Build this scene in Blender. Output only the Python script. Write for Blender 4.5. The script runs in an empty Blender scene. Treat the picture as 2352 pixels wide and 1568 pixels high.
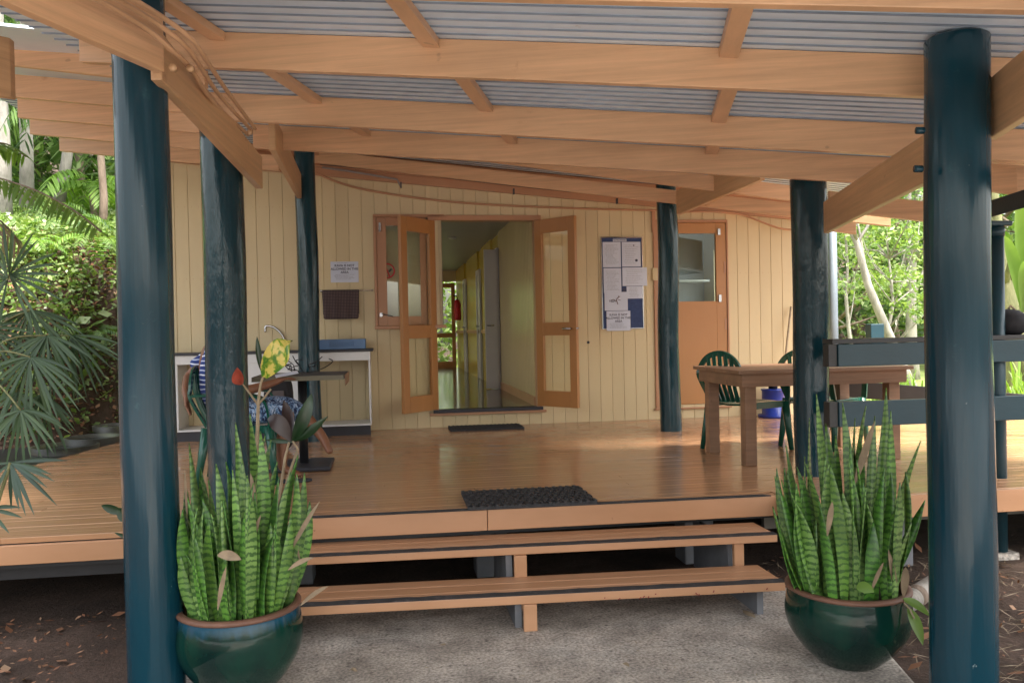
import bpy, bmesh, math, random
import numpy as np
from mathutils import Vector, Matrix
R_ = math.radians
random.seed(7); rng = np.random.default_rng(7)
scene = bpy.context.scene
COL = scene.collection

# ------------------------------------------------------------------ camera, sky, sun, exposure
FPX, CX, CY = 1900.0, 1176.0, 784.0          # focal length and centre for a 2352 x 1568 frame
YAW, PITCH, ROLL = R_(8.5), R_(.81), R_(1.2)
F0 = Vector((math.sin(YAW), math.cos(YAW), 0)); ZUP = Vector((0, 0, 1))
FW = F0*math.cos(PITCH) - ZUP*math.sin(PITCH)
RT0 = F0.cross(ZUP); UP0 = RT0.cross(FW)
RT = RT0*math.cos(ROLL) - UP0*math.sin(ROLL)
UP = UP0*math.cos(ROLL) + RT0*math.sin(ROLL)
EYE = Vector((0, 0, 1.55))
cam = bpy.data.cameras.new("camera"); co = bpy.data.objects.new("camera", cam); COL.objects.link(co)
cam.sensor_width = 36; cam.lens = 36*FPX/2352; cam.clip_end = 500; cam.clip_start = .05
M = Matrix(((RT.x, UP.x, -FW.x, 0), (RT.y, UP.y, -FW.y, 0), (RT.z, UP.z, -FW.z, 1.55), (0, 0, 0, 1)))
co.matrix_world = M
scene.camera = co
W = bpy.data.worlds.new("World"); scene.world = W; W.use_nodes = True
nt = W.node_tree; bg = nt.nodes["Background"]
sky = nt.nodes.new("ShaderNodeTexSky"); sky.sky_type = 'NISHITA'; sky.sun_disc = False
SUN_EL, SUN_AZ = 60.0, 152.0                 # azimuth clockwise from +Y (wall direction)
sky.sun_elevation = R_(SUN_EL); sky.sun_rotation = R_(SUN_AZ)
sky.air_density = 1.6; sky.dust_density = 5.0; sky.ozone_density = .8
hs = nt.nodes.new("ShaderNodeHueSaturation"); hs.inputs['Saturation'].default_value = .35
nt.links.new(sky.outputs[0], hs.inputs['Color']); nt.links.new(hs.outputs[0], bg.inputs[0])
bg.inputs[1].default_value = .15
sun = bpy.data.lights.new("sun", 'SUN'); sun.energy = 2.6; sun.angle = R_(12); sun.color = (1, .95, .86)
so = bpy.data.objects.new("sun", sun); COL.objects.link(so)
az, el = R_(SUN_AZ), R_(SUN_EL)
sd = Vector((math.sin(az)*math.cos(el), math.cos(az)*math.cos(el), math.sin(el)))
so.rotation_euler = sd.to_track_quat('Z', 'Y').to_euler()
vs = scene.view_settings
vs.view_transform = 'Standard'; vs.look = 'None'; vs.exposure = 1.95; vs.gamma = 1; vs.use_curve_mapping = False
scene.cycles.max_bounces = 8; scene.cycles.diffuse_bounces = 5; scene.cycles.transparent_max_bounces = 12
scene.cycles.use_denoising = True

# ------------------------------------------------------------------ measuring helpers (pixel of the photo -> point on a known plane)
def ray(x, y): return FW*FPX + RT*(x-CX) - UP*(y-CY)
def onz(x, y, z): d = ray(x, y); return EYE + d*((z-EYE.z)/d.z)
def ony(x, y, Y): d = ray(x, y); return EYE + d*(Y/d.y)
def dep(x, y, D): return EYE + ray(x, y)*(D/FPX)
def projx(p): v = Vector(p)-EYE; return CX + FPX*v.dot(RT)/v.dot(FW)

# ------------------------------------------------------------------ object helpers
OFF = {}
def tag(o, label=None, cat=None, group=None, kind=None):
    if label: o['label'] = label
    if cat: o['category'] = cat
    if group: o['group'] = group
    if kind: o['kind'] = kind
    return o
def thing(name, label, cat, loc=(0, 0, 0), rz=0, group=None):
    o = bpy.data.objects.new(name, None); COL.objects.link(o)
    o.empty_display_size = .1
    o.location = loc; o.rotation_euler = (0, 0, rz); OFF[o.name] = Vector(loc) if rz == 0 else Vector((0, 0, 0))
    return tag(o, label, cat, group)
def dup(root, loc, rz, label, group=None):
    r = root.copy(); COL.objects.link(r); r.location = loc; r.rotation_euler = (0, 0, rz); r['label'] = label
    if group: r['group'] = group
    for ch in list(root.children):
        c = ch.copy(); COL.objects.link(c); c.parent = r
        for g in ch.children:
            d = g.copy(); COL.objects.link(d); d.parent = c
    return r

class MB:
    def __init__(s): s.v = []; s.f = []
    def add(s, vs, fs):
        n = len(s.v); s.v += [tuple(v) for v in vs]; s.f += [tuple(i+n for i in f) for f in fs]; return s
    def hexa(s, p):   # 8 points: bottom 4 (ccw), top 4
        return s.add(p, [(3, 2, 1, 0), (4, 5, 6, 7), (0, 1, 5, 4), (1, 2, 6, 5), (2, 3, 7, 6), (3, 0, 4, 7)])
    def box(s, x0, x1, y0, y1, z0, z1):
        return s.hexa([(x0, y0, z0), (x1, y0, z0), (x1, y1, z0), (x0, y1, z0), (x0, y0, z1), (x1, y0, z1), (x1, y1, z1), (x0, y1, z1)])
    def bar(s, a, b, w, h, up=(0, 0, 1), dz=0):  # bar from a to b, width w sideways, height h along up, centred
        a = Vector(a); b = Vector(b); d = (b-a).normalized(); side = d.cross(Vector(up)).normalized(); u = side.cross(d)
        P = []
        for q in (a, b):
            for sx, sz in ((-1, -1), (1, -1), (1, 1), (-1, 1)):
                P.append(q + side*(sx*w/2) + u*(sz*h/2) + Vector((0, 0, dz)))
        return s.add(P, [(0, 1, 2, 3), (7, 6, 5, 4), (0, 4, 5, 1), (1, 5, 6, 2), (2, 6, 7, 3), (3, 7, 4, 0)])
    def timber(s, a, b, t, h, side):   # a,b: front bottom edge; rises h vertically; thickness t to 'side' vector
        a = Vector(a); b = Vector(b); sd_ = Vector(side).normalized()*t; u = Vector((0, 0, h))
        return s.add([a, b, b+sd_, a+sd_, a+u, b+u, b+sd_+u, a+sd_+u], [(3, 2, 1, 0), (4, 5, 6, 7), (0, 1, 5, 4), (1, 2, 6, 5), (2, 3, 7, 6), (3, 0, 4, 7)])
    def tube(s, pts, rad, n=10, cap=True):
        pts = [Vector(p) for p in pts]
        if not hasattr(rad, '__len__'): rad = [rad]*len(pts)
        base = len(s.v); prev = None
        for i, p in enumerate(pts):
            d = (pts[min(i+1, len(pts)-1)] - pts[max(i-1, 0)]).normalized()
            if prev is None:
                prev = Vector((1, 0, 0)) if abs(d.x) < .9 else Vector((0, 1, 0))
            x = (prev - d*prev.dot(d)).normalized(); prev = x; y = d.cross(x)
            for k in range(n):
                a = 2*math.pi*k/n
                s.v.append(tuple(p + (x*math.cos(a) + y*math.sin(a))*rad[i]))
        for i in range(len(pts)-1):
            for k in range(n):
                a = base+i*n+k; b = base+i*n+(k+1) % n
                s.f.append((a, b, b+n, a+n))
        if cap:
            s.f.append(tuple(base+k for k in reversed(range(n)))); s.f.append(tuple(base+(len(pts)-1)*n+k for k in range(n)))
        return s
    def lathe(s, prof, c, n=48):
        base = len(s.v); c = Vector(c)
        for r, z in prof:
            for k in range(n):
                a = 2*math.pi*k/n; s.v.append((c.x+r*math.cos(a), c.y+r*math.sin(a), c.z+z))
        for i in range(len(prof)-1):
            for k in range(n):
                a = base+i*n+k; b = base+i*n+(k+1) % n
                s.f.append((a, b, b+n, a+n))
        return s
    def poly(s, pts, z0, z1):   # prism
        n = len(pts)
        return s.add([(p[0], p[1], z0) for p in pts]+[(p[0], p[1], z1) for p in pts],
                     [tuple(reversed(range(n))), tuple(range(n, 2*n))]+[(i, (i+1) % n, n+(i+1) % n, n+i) for i in range(n)])
    def strip(s, pts, side, w, fold=0, nrm=None):  # leaf-like strip along pts, half widths w[], optionally folded
        base = len(s.v); pts = [Vector(p) for p in pts]
        for i, p in enumerate(pts):
            sv = Vector(side[i]) if hasattr(side, '__len__') and not isinstance(side, Vector) else Vector(side)
            d = (pts[min(i+1, len(pts)-1)]-pts[max(i-1, 0)]).normalized()
            sv = (sv - d*sv.dot(d)).normalized(); nn = sv.cross(d)
            s.v += [tuple(p - sv*w[i] + nn*fold*w[i]), tuple(p), tuple(p + sv*w[i] + nn*fold*w[i])]
        for i in range(len(pts)-1):
            a = base+3*i
            s.f += [(a, a+1, a+4, a+3), (a+1, a+2, a+5, a+4)]
        return s
    def build(s, name, mat, parent=None, smooth=False, bevel=0, fix=True):
        me = bpy.data.meshes.new(name)
        off = OFF.get(parent.name, Vector((0, 0, 0))) if parent else Vector((0, 0, 0))
        if off.length: vs_ = [(x-off.x, y-off.y, z-off.z) for x, y, z in s.v]
        else: vs_ = s.v
        me.from_pydata(vs_, [], s.f); me.materials.append(mat)
        if fix:
            bm = bmesh.new(); bm.from_mesh(me); bmesh.ops.recalc_face_normals(bm, faces=bm.faces); bm.to_mesh(me); bm.free()
        if smooth: me.polygons.foreach_set('use_smooth', [True]*len(me.polygons))
        o = bpy.data.objects.new(name, me); COL.objects.link(o)
        if bevel:
            m = o.modifiers.new('bevel', 'BEVEL'); m.width = bevel; m.segments = 2; m.limit_method = 'ANGLE'
        if parent: o.parent = parent; OFF[o.name] = off
        return o

# ------------------------------------------------------------------ materials
def newmat(name):
    m = bpy.data.materials.new(name); m.use_nodes = True
    return m, m.node_tree, m.node_tree.nodes["Principled BSDF"]
def noise(nt, scale, detail=4, coord='Object', stretch=(1, 1, 1), rough=.55, dist=0, loc=(0, 0, 0)):
    tc = nt.nodes.new("ShaderNodeTexCoord"); mp = nt.nodes.new("ShaderNodeMapping"); mp.inputs['Scale'].default_value = stretch
    mp.inputs['Location'].default_value = loc
    nz = nt.nodes.new("ShaderNodeTexNoise"); nz.inputs['Scale'].default_value = scale; nz.inputs['Detail'].default_value = detail
    nz.inputs['Roughness'].default_value = rough; nz.inputs['Distortion'].default_value = dist
    nt.links.new(tc.outputs[coord], mp.inputs[0]); nt.links.new(mp.outputs[0], nz.inputs['Vector']); return nz
def ramp(nt, src, stops, interp='LINEAR'):
    r = nt.nodes.new("ShaderNodeValToRGB"); r.color_ramp.interpolation = interp
    while len(r.color_ramp.elements) < len(stops): r.color_ramp.elements.new(.5)
    for e, (p, c) in zip(r.color_ramp.elements, stops):
        e.position = p; e.color = (*c, 1) if hasattr(c, '__len__') else (c, c, c, 1)
    nt.links.new(src, r.inputs[0]); return r
def mixc(nt, fac, a, b, mode='MIX'):
    m = nt.nodes.new("ShaderNodeMix"); m.data_type = 'RGBA'; m.blend_type = mode
    for i, v in ((0, fac), (6, a), (7, b)):
        if isinstance(v, (int, float)): m.inputs[i].default_value = v
        elif isinstance(v, tuple): m.inputs[i].default_value = (*v, 1)
        else: nt.links.new(v, m.inputs[i])
    return m.outputs[2]
def bump(nt, bs, src, strength=.3, dist=.01):
    b = nt.nodes.new("ShaderNodeBump"); b.inputs['Strength'].default_value = strength; b.inputs['Distance'].default_value = dist
    nt.links.new(src, b.inputs['Height']); nt.links.new(b.outputs[0], bs.inputs['Normal']); return b
def paint(name, col, rough=.4, var=.12, scale=2.5, stretch=(1, 1, 1), bstr=.15, bscale=60, dirt=None, dirtlo=.6, coat=0, dscale=3., grain=0):
    m, nt, bs = newmat(name)
    n = noise(nt, scale, 5, stretch=stretch)
    c = ramp(nt, n.outputs[0], [(.3, tuple(x*(1-var) for x in col)), (.7, tuple(min(1, x*(1+var)) for x in col))]).outputs[0]
    if grain:
        ng = noise(nt, 4, 6, stretch=(.25, .25, 9), rough=.7, dist=.6, loc=(1, 2, 3)); rg = ramp(nt, ng.outputs[0], [(.35, 1-grain), (.65, 1+grain)])
        c = mixc(nt, 1.0, c, rg.outputs[0], 'MULTIPLY')
        nk = noise(nt, 7, 2, stretch=(1, 1, 1.6), loc=(8, 3, 1)); rk = ramp(nt, nk.outputs[0], [(.735, 1), (.76, .72)])
        c = mixc(nt, 1.0, c, rk.outputs[0], 'MULTIPLY')
    if dirt:
        n2 = noise(nt, dscale, 8, rough=.7, loc=(3, 5, 7)); f = ramp(nt, n2.outputs[0], [(dirtlo, 0), (dirtlo+.12, 1)])
        c = mixc(nt, f.outputs[0], c, dirt)
    nt.links.new(c, bs.inputs['Base Color']) if not isinstance(c, tuple) else None
    bs.inputs['Roughness'].default_value = rough
    if coat: bs.inputs['Coat Weight'].default_value = coat; bs.inputs['Coat Roughness'].default_value = .08
    if bstr:
        n3 = noise(nt, bscale, 4, stretch=stretch); bump(nt, bs, n3.outputs[0], bstr, .004)
    return m
MT = {}
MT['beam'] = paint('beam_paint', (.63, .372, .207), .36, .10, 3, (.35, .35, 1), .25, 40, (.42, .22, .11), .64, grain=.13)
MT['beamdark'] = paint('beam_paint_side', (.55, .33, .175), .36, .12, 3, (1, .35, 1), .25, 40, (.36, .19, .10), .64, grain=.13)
def m_cream():
    m = paint('cream_board', (.66, .53, .31), .40, .06, 1.2, (1, 1, .25), .12, 50, (.54, .39, .22), .68); nt = m.node_tree; bs = nt.nodes["Principled BSDF"]
    src = bs.inputs['Base Color'].links[0].from_socket; gi = nt.nodes.new("ShaderNodeNewGeometry")
    r = ramp(nt, gi.outputs['Random Per Island'], [(0, .93), (1, 1.05)]); nt.links.new(mixc(nt, 1.0, src, r.outputs[0], 'MULTIPLY'), bs.inputs['Base Color']); return m
MT['cream'] = m_cream()
MT['creamin'] = paint('cream_inside', (.66, .53, .31), .25, .08, 1.2, (1, 1, .25), .05, 50)
MT['orange'] = paint('orange_door', (.47, .22, .075), .33, .07, 2, (1, 1, .3), .15, 40)
MT['frame'] = paint('brown_frame', (.47, .24, .13), .38, .08, 2, (1, 1, .3), .15, 40)
MT['doorwood'] = paint('door_wood', (.42, .19, .06), .35, .1, 3, (1, 1, .2), .15, 50)
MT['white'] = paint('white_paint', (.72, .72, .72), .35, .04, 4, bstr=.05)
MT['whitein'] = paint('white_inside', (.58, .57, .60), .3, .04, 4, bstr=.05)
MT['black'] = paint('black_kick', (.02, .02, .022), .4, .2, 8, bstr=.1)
MT['navyblk'] = paint('dark_kick', (.03, .03, .04), .5, .2, 8, bstr=.1)
MT['rail'] = paint('rail_green', (.005, .036, .052), .38, .15, 5, (.4, 1, 1), .2, 60)
MT['raildark'] = paint('rail_dark', (.03, .028, .028), .5, .2, 5, (.4, 1, 1), .2, 60)
MT['table'] = paint('table_timber', (.26, .145, .085), .48, .2, 6, (.25, 1, 1), .3, 60, (.14, .07, .04), .62, dscale=6, grain=.14)
MT['plastic'] = paint('green_plastic', (.008, .075, .05), .22, .05, 4, bstr=.02)
MT['bluep'] = paint('blue_plastic', (.012, .04, .30), .3, .05, 4, bstr=.02)
MT['rack'] = paint('rack_plastic', (.10, .19, .36), .4, .1, 6, bstr=.05)
MT['metal'] = paint('chrome', (.55, .56, .58), .18, .05, 4, bstr=.02)
for s in MT['metal'].node_tree.nodes:
    if s.type == 'BSDF_PRINCIPLED': s.inputs['Metallic'].default_value = 1
MT['galv'] = paint('pvc_conduit', (.56, .33, .19), .4, .1, 4, bstr=.05)
MT['grey'] = paint('grey_concrete_block', (.16, .165, .18), .8, .2, 5, bstr=.3, bscale=40)
MT['dark'] = paint('dark_interior', (.05, .045, .05), .7, .1, 3, bstr=0)
MT['ceil'] = paint('inside_ceiling', (.27, .27, .31), .4, .06, 2, bstr=.03)
MT['skin'] = paint('skin', (.20, .085, .045), .45, .12, 12, bstr=.1, bscale=120)
MT['bag'] = paint('black_fabric', (.012, .011, .014), .8, .3, 20, bstr=.3, bscale=150)
MT['paper'] = paint('paper', (.62, .66, .78), .35, .03, 4, bstr=.05, bscale=8)
MT['ink'] = paint('ink', (.05, .05, .10), .6, .1, 8, bstr=0)
MT['greyink'] = paint('grey_ink', (.33, .35, .42), .6, .1, 8, bstr=0)
MT['navy'] = paint('notice_felt', (.045, .07, .17), .9, .15, 30, bstr=.2, bscale=200)
MT['redp'] = paint('red_paint', (.55, .02, .04), .4, .1, 8, bstr=0)
MT['terracotta'] = paint('pot_rim', (.14, .065, .04), .6, .2, 10, bstr=.2, dirt=(.12, .07, .04), dirtlo=.55)
MT['soil'] = paint('soil', (.05, .032, .022), .95, .5, 30, bstr=1, bscale=60)
MT['stem'] = paint('plant_stem', (.32, .24, .15), .7, .25, 20, bstr=.4)
MT['dry'] = paint('dry_leaf', (.24, .175, .11), .7, .25, 15, bstr=.3)

def m_post():
    m, nt, bs = newmat('teal_post_paint')
    n = noise(nt, 2.2, 5, stretch=(1, 1, .3)); c = ramp(nt, n.outputs[0], [(.3, (.003, .027, .042)), (.7, (.006, .045, .068))])
    n2 = noise(nt, 9, 8, rough=.75); f = ramp(nt, n2.outputs[0], [(.62, 0), (.74, 1)])
    c2 = mixc(nt, f.outputs[0], c.outputs[0], (.02, .07, .085))
    # bare scuffs
    n4 = noise(nt, 22, 3, stretch=(1, 1, .6), loc=(9, 1, 4)); f4 = ramp(nt, n4.outputs[0], [(.735, 0), (.75, 1)])
    c3 = mixc(nt, f4.outputs[0], c2, (.14, .19, .20))
    nt.links.new(c3, bs.inputs['Base Color'])
    bs.inputs['Roughness'].default_value = .17; bs.inputs['Specular IOR Level'].default_value = .45
    n3 = noise(nt, 16, 3, stretch=(1, 1, .06)); b1_ = bump(nt, bs, n3.outputs[0], .8, .008)
    # adze facets: stepped cuts round the pole
    vo = nt.nodes.new("ShaderNodeTexVoronoi"); vo.inputs['Scale'].default_value = 13; tc = nt.nodes.new("ShaderNodeTexCoord"); mp = nt.nodes.new("ShaderNodeMapping"); mp.inputs['Scale'].default_value = (1, 1, .14)
    nt.links.new(tc.outputs['Object'], mp.inputs[0]); nt.links.new(mp.outputs[0], vo.inputs['Vector'])
    b2_ = nt.nodes.new("ShaderNodeBump"); b2_.inputs['Strength'].default_value = .5; b2_.inputs['Distance'].default_value = .006; nt.links.new(vo.outputs['Distance'], b2_.inputs['Height']); nt.links.new(b1_.outputs[0], b2_.inputs['Normal']); nt.links.new(b2_.outputs[0], bs.inputs['Normal'])
    return m
MT['post'] = m_post()
def m_rough_post():
    m, nt, bs = newmat('rough_post_paint')
    n = noise(nt, 3, 5, stretch=(1, 1, .3)); c = ramp(nt, n.outputs[0], [(.3, (.003, .024, .035)), (.7, (.006, .042, .058))])
    nt.links.new(c.outputs[0], bs.inputs['Base Color']); bs.inputs['Roughness'].default_value = .13
    bs.inputs['Specular IOR Level'].default_value = .5
    n3 = noise(nt, 22, 4, stretch=(1, 1, .3), rough=.6); bump(nt, bs, n3.outputs[0], .7, .007)
    return m
MT['rpost'] = m_rough_post()
def m_glaze(lo=.385, hi=.42):
    m, nt, bs = newmat('green_glaze')
    n = noise(nt, 7, 5, stretch=(1, 1, .35)); c = ramp(nt, n.outputs[0], [(.3, (.002, .014, .013)), (.7, (.005, .036, .024))])
    tc = nt.nodes.new("ShaderNodeTexCoord"); sp = nt.nodes.new("ShaderNodeSeparateXYZ"); nt.links.new(tc.outputs['Object'], sp.inputs[0])
    n5 = noise(nt, 30, 3, stretch=(1, 1, .15)); ad = nt.nodes.new("ShaderNodeMath"); ad.operation = 'MULTIPLY_ADD'
    nt.links.new(n5.outputs[0], ad.inputs[0]); ad.inputs[1].default_value = .07; nt.links.new(sp.outputs[2], ad.inputs[2])
    f = ramp(nt, ad.outputs[0], [(lo, 0), (hi, 1)])
    c2 = mixc(nt, f.outputs[0], c.outputs[0], (.012, .06, .10)); nt.links.new(c2, bs.inputs['Base Color'])
    bs.inputs['Roughness'].default_value = .09; bs.inputs['Specular IOR Level'].default_value = .38
    n3 = noise(nt, 9, 3); bump(nt, bs, n3.outputs[0], .12, .01)
    return m
MT['glaze'] = m_glaze(.35, .39); MT['glaze2'] = m_glaze(.6, .7)
def m_deck():
    m, nt, bs = newmat('deck_stain')
    n = noise(nt, 3, 6, stretch=(.25, 14, 1)); c = ramp(nt, n.outputs[0], [(.25, (.38, .20, .10)), (.75, (.47, .26, .14))])
    n2 = noise(nt, 1.3, 6, loc=(2, 2, 0)); f = ramp(nt, n2.outputs[0], [(.42, 0), (.66, .55)])
    c2 = mixc(nt, f.outputs[0], c.outputs[0], (.36, .22, .13))
    n5 = noise(nt, 40, 3, stretch=(.5, 1, 1)); f5 = ramp(nt, n5.outputs[0], [(.74, 0), (.78, 1)])
    c3 = mixc(nt, f5.outputs[0], c2, (.10, .05, .025))
    nt.links.new(c3, bs.inputs['Base Color'])
    n4 = noise(nt, 4, 4); rr = ramp(nt, n4.outputs[0], [(.3, .11), (.7, .24)]); nt.links.new(rr.outputs[0], bs.inputs['Roughness'])
    n3 = noise(nt, 5, 5, stretch=(.5, 30, 1)); bump(nt, bs, n3.outputs[0], .12, .002)
    return m
MT['deck'] = m_deck()
def m_step():
    m, nt, bs = newmat('step_paint')
    n = noise(nt, 3, 6, stretch=(.25, 8, 1)); c = ramp(nt, n.outputs[0], [(.3, (.43, .22, .11)), (.7, (.55, .30, .17))])
    n2 = noise(nt, 16, 6, rough=.7, loc=(1, 5, 0)); f = ramp(nt, n2.outputs[0], [(.68, 0), (.72, 1)])
    c2 = mixc(nt, f.outputs[0], c.outputs[0], (.16, .07, .045)); nt.links.new(c2, bs.inputs['Base Color'])
    bs.inputs['Roughness'].default_value = .38
    n3 = noise(nt, 8, 5, stretch=(.5, 12, 1)); bump(nt, bs, n3.outputs[0], .25, .003)
    return m
MT['step'] = m_step()
MT['rib_shade'] = paint('rib_shadow_metal', (.20, .24, .30), .5, .3, 3, bstr=0)  # dark tone standing in for shade lines along the roof sheet
MT['strip'] = paint('grip_strip', (.035, .034, .036), .8, .3, 20, bstr=.8, bscale=180, dirt=(.10, .09, .09), dirtlo=.58, dscale=9)
def m_concrete():
    m, nt, bs = newmat('concrete')
    n = noise(nt, 1.1, 8, rough=.65); c = ramp(nt, n.outputs[0], [(.3, (.27, .23, .19)), (.5, (.42, .37, .32)), (.7, (.58, .54, .49))])
    n2 = noise(nt, 30, 4); f = ramp(nt, n2.outputs[0], [(.58, 0), (.68, .75)])
    c2 = mixc(nt, f.outputs[0], c.outputs[0], (.12, .10, .085))
    n5 = noise(nt, 70, 3, loc=(4, 4, 4)); f5 = ramp(nt, n5.outputs[0], [(.35, .6), (.65, 1.3)])
    c3 = mixc(nt, 1.0, c2, f5.outputs[0], 'MULTIPLY')
    n7 = noise(nt, .7, 4, dist=1.5, loc=(7, 2, 0)); f7 = ramp(nt, n7.outputs[0], [(.493, 1), (.5, .45), (.507, 1)])
    c3 = mixc(nt, .0, c3, f7.outputs[0], 'MULTIPLY')
    n8 = noise(nt, 3.5, 7, rough=.75, loc=(1, 8, 0)); f8 = ramp(nt, n8.outputs[0], [(.35, .62), (.6, 1.15)]); c3 = mixc(nt, 1.0, c3, f8.outputs[0], 'MULTIPLY')
    nt.links.new(c3, bs.inputs['Base Color']); bs.inputs['Roughness'].default_value = .8
    n3 = noise(nt, 90, 6); bump(nt, bs, n3.outputs[0], .5, .006)
    return m
MT['concrete'] = m_concrete()
def m_soil():
    m, nt, bs = newmat('dirt_ground')
    n = noise(nt, 1.6, 8, rough=.7); c = ramp(nt, n.outputs[0], [(.3, (.035, .02, .014)), (.5, (.075, .045, .03)), (.72, (.15, .095, .07))])
    n2 = noise(nt, 60, 5, rough=.8); c2 = mixc(nt, .75, c.outputs[0], ramp(nt, n2.outputs[0], [(.3, .35), (.7, 1.5)]).outputs[0], 'MULTIPLY')
    nt.links.new(c2, bs.inputs['Base Color']); bs.inputs['Roughness'].default_value = .95
    n3 = noise(nt, 35, 8, rough=.7); bump(nt, bs, n3.outputs[0], .9, .03)
    return m
MT['dirt'] = m_soil()
def m_lawn():
    m, nt, bs = newmat('lawn')
    n = noise(nt, .6, 8); c = ramp(nt, n.outputs[0], [(.3, (.14, .20, .04)), (.7, (.27, .30, .10))])
    nt.links.new(c.outputs[0], bs.inputs['Base Color']); bs.inputs['Roughness'].default_value = .9
    n3 = noise(nt, 60, 6); bump(nt, bs, n3.outputs[0], .8, .03); return m
MT['lawn'] = m_lawn()
def m_sheet():
    m, nt, bs = newmat('zinc_roof_sheet')
    n = noise(nt, 2, 8, rough=.65, stretch=(.4, 1, 1)); c = ramp(nt, n.outputs[0], [(.3, (.62, .73, .86)), (.7, (.74, .84, .94))])
    n2 = noise(nt, 11, 6, rough=.7); f = ramp(nt, n2.outputs[0], [(.66, 0), (.74, .6)])
    c2 = mixc(nt, f.outputs[0], c.outputs[0], (.34, .27, .22)); nt.links.new(c2, bs.inputs['Base Color'])
    bs.inputs['Roughness'].default_value = .45; bs.inputs['Metallic'].default_value = .15
    return m
MT['sheet'] = m_sheet()
def m_infloor():
    m, nt, bs = newmat('inside_floor')
    n = noise(nt, 3, 5, stretch=(.3, 10, 1)); c = ramp(nt, n.outputs[0], [(.3, (.06, .035, .018)), (.7, (.11, .07, .035))])
    nt.links.new(c.outputs[0], bs.inputs['Base Color']); bs.inputs['Roughness'].default_value = .12; bs.inputs['Specular IOR Level'].default_value = .9
    return m
MT['infloor'] = m_infloor()
def m_glass(name='glass', tint=(.93, .95, .9), g=.10):
    m, nt, bs = newmat(name); nt.nodes.remove(bs)
    out = [n for n in nt.nodes if n.type == 'OUTPUT_MATERIAL'][0]
    tr = nt.nodes.new("ShaderNodeBsdfTransparent"); tr.inputs[0].default_value = (*tint, 1)
    gl = nt.nodes.new("ShaderNodeBsdfGlossy"); gl.inputs['Roughness'].default_value = .02
    fr = nt.nodes.new("ShaderNodeFresnel"); fr.inputs[0].default_value = 1.5 if g > .03 else 1.08
    ad = nt.nodes.new("ShaderNodeMath"); ad.operation = 'ADD'; ad.inputs[1].default_value = g; nt.links.new(fr.outputs[0], ad.inputs[0])
    mx = nt.nodes.new("ShaderNodeMixShader"); nt.links.new(ad.outputs[0], mx.inputs[0]); nt.links.new(tr.outputs[0], mx.inputs[1]); nt.links.new(gl.outputs[0], mx.inputs[2])
    nt.links.new(mx.outputs[0], out.inputs[0]); return m
MT['glass'] = m_glass()
MT['glassdoor'] = m_glass('door_glass', (.97, .97, .93), .02)
def m_leaf(name, cols, rough=.4, scale=1.5, trans=.35, coord='Object'):
    m, nt, bs = newmat(name)
    n = noise(nt, scale, 3, coord=coord)
    gi = nt.nodes.new("ShaderNodeNewGeometry")
    mad = nt.nodes.new("ShaderNodeMath"); mad.operation = 'MULTIPLY_ADD'; nt.links.new(gi.outputs['Random Per Island'], mad.inputs[0])
    mad.inputs[1].default_value = .55; sc = nt.nodes.new("ShaderNodeMath"); sc.operation = 'MULTIPLY_ADD'; nt.links.new(n.outputs[0], sc.inputs[0]); sc.inputs[1].default_value = .9; sc.inputs[2].default_value = -.22
    nt.links.new(sc.outputs[0], mad.inputs[2])
    k = len(cols); c = ramp(nt, mad.outputs[0], [(.08+.84*i/(k-1), cols[i]) for i in range(k)])
    nt.links.new(c.outputs[0], bs.inputs['Base Color']); bs.inputs['Roughness'].default_value = rough
    tl = nt.nodes.new("ShaderNodeBsdfTranslucent"); nt.links.new(mixc(nt, 1.0, c.outputs[0], (1.3, 1.5, .5), 'MULTIPLY'), tl.inputs[0])
    mx = nt.nodes.new("ShaderNodeMixShader"); mx.inputs[0].default_value = trans
    out = [q for q in nt.nodes if q.type == 'OUTPUT_MATERIAL'][0]
    nt.links.new(bs.outputs[0], mx.inputs[1]); nt.links.new(tl.outputs[0], mx.inputs[2]); nt.links.new(mx.outputs[0], out.inputs[0])
    return m
MT['vine'] = m_leaf('vine_leaves', [(.05, .10, .02), (.12, .20, .05), (.23, .31, .10), (.38, .45, .22)], .35, 1.2, .28)
MT['forest'] = m_leaf('forest_leaves', [(.03, .06, .02), (.06, .12, .03), (.12, .20, .05), (.20, .28, .08)], .45, .35)
MT['forestlight'] = m_leaf('light_leaves', [(.08, .14, .04), (.16, .25, .07), (.28, .36, .13), (.42, .48, .24)], .4, .35)
MT['palm'] = m_leaf('palm_leaf', [(.02, .05, .018), (.04, .085, .03), (.075, .125, .05)], .45, 1.5, .2)
MT['palmdark'] = m_leaf('dark_palm_leaf', [(.012, .035, .02), (.03, .065, .035), (.05, .09, .05)], .32, 1.5, .15)
MT['fern'] = m_leaf('fern_leaf', [(.08, .17, .03), (.16, .28, .05), (.26, .38, .09)], .4, 1.2)
MT['straw'] = m_leaf('dead_frond', [(.16, .11, .07), (.28, .21, .14), (.40, .32, .24)], .7, 2, .1)
MT['litter'] = m_leaf('leaf_litter', [(.11, .045, .025), (.22, .09, .045), (.32, .16, .09), (.40, .27, .17)], .7, 3, .1)
MT['grassy'] = m_leaf('strappy_grass', [(.10, .19, .03), (.20, .33, .05), (.32, .45, .10)], .4, 2)
MT['banana'] = m_leaf('banana_leaf', [(.08, .16, .03), (.14, .24, .05), (.22, .32, .08)], .4, 2, .35)
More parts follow.
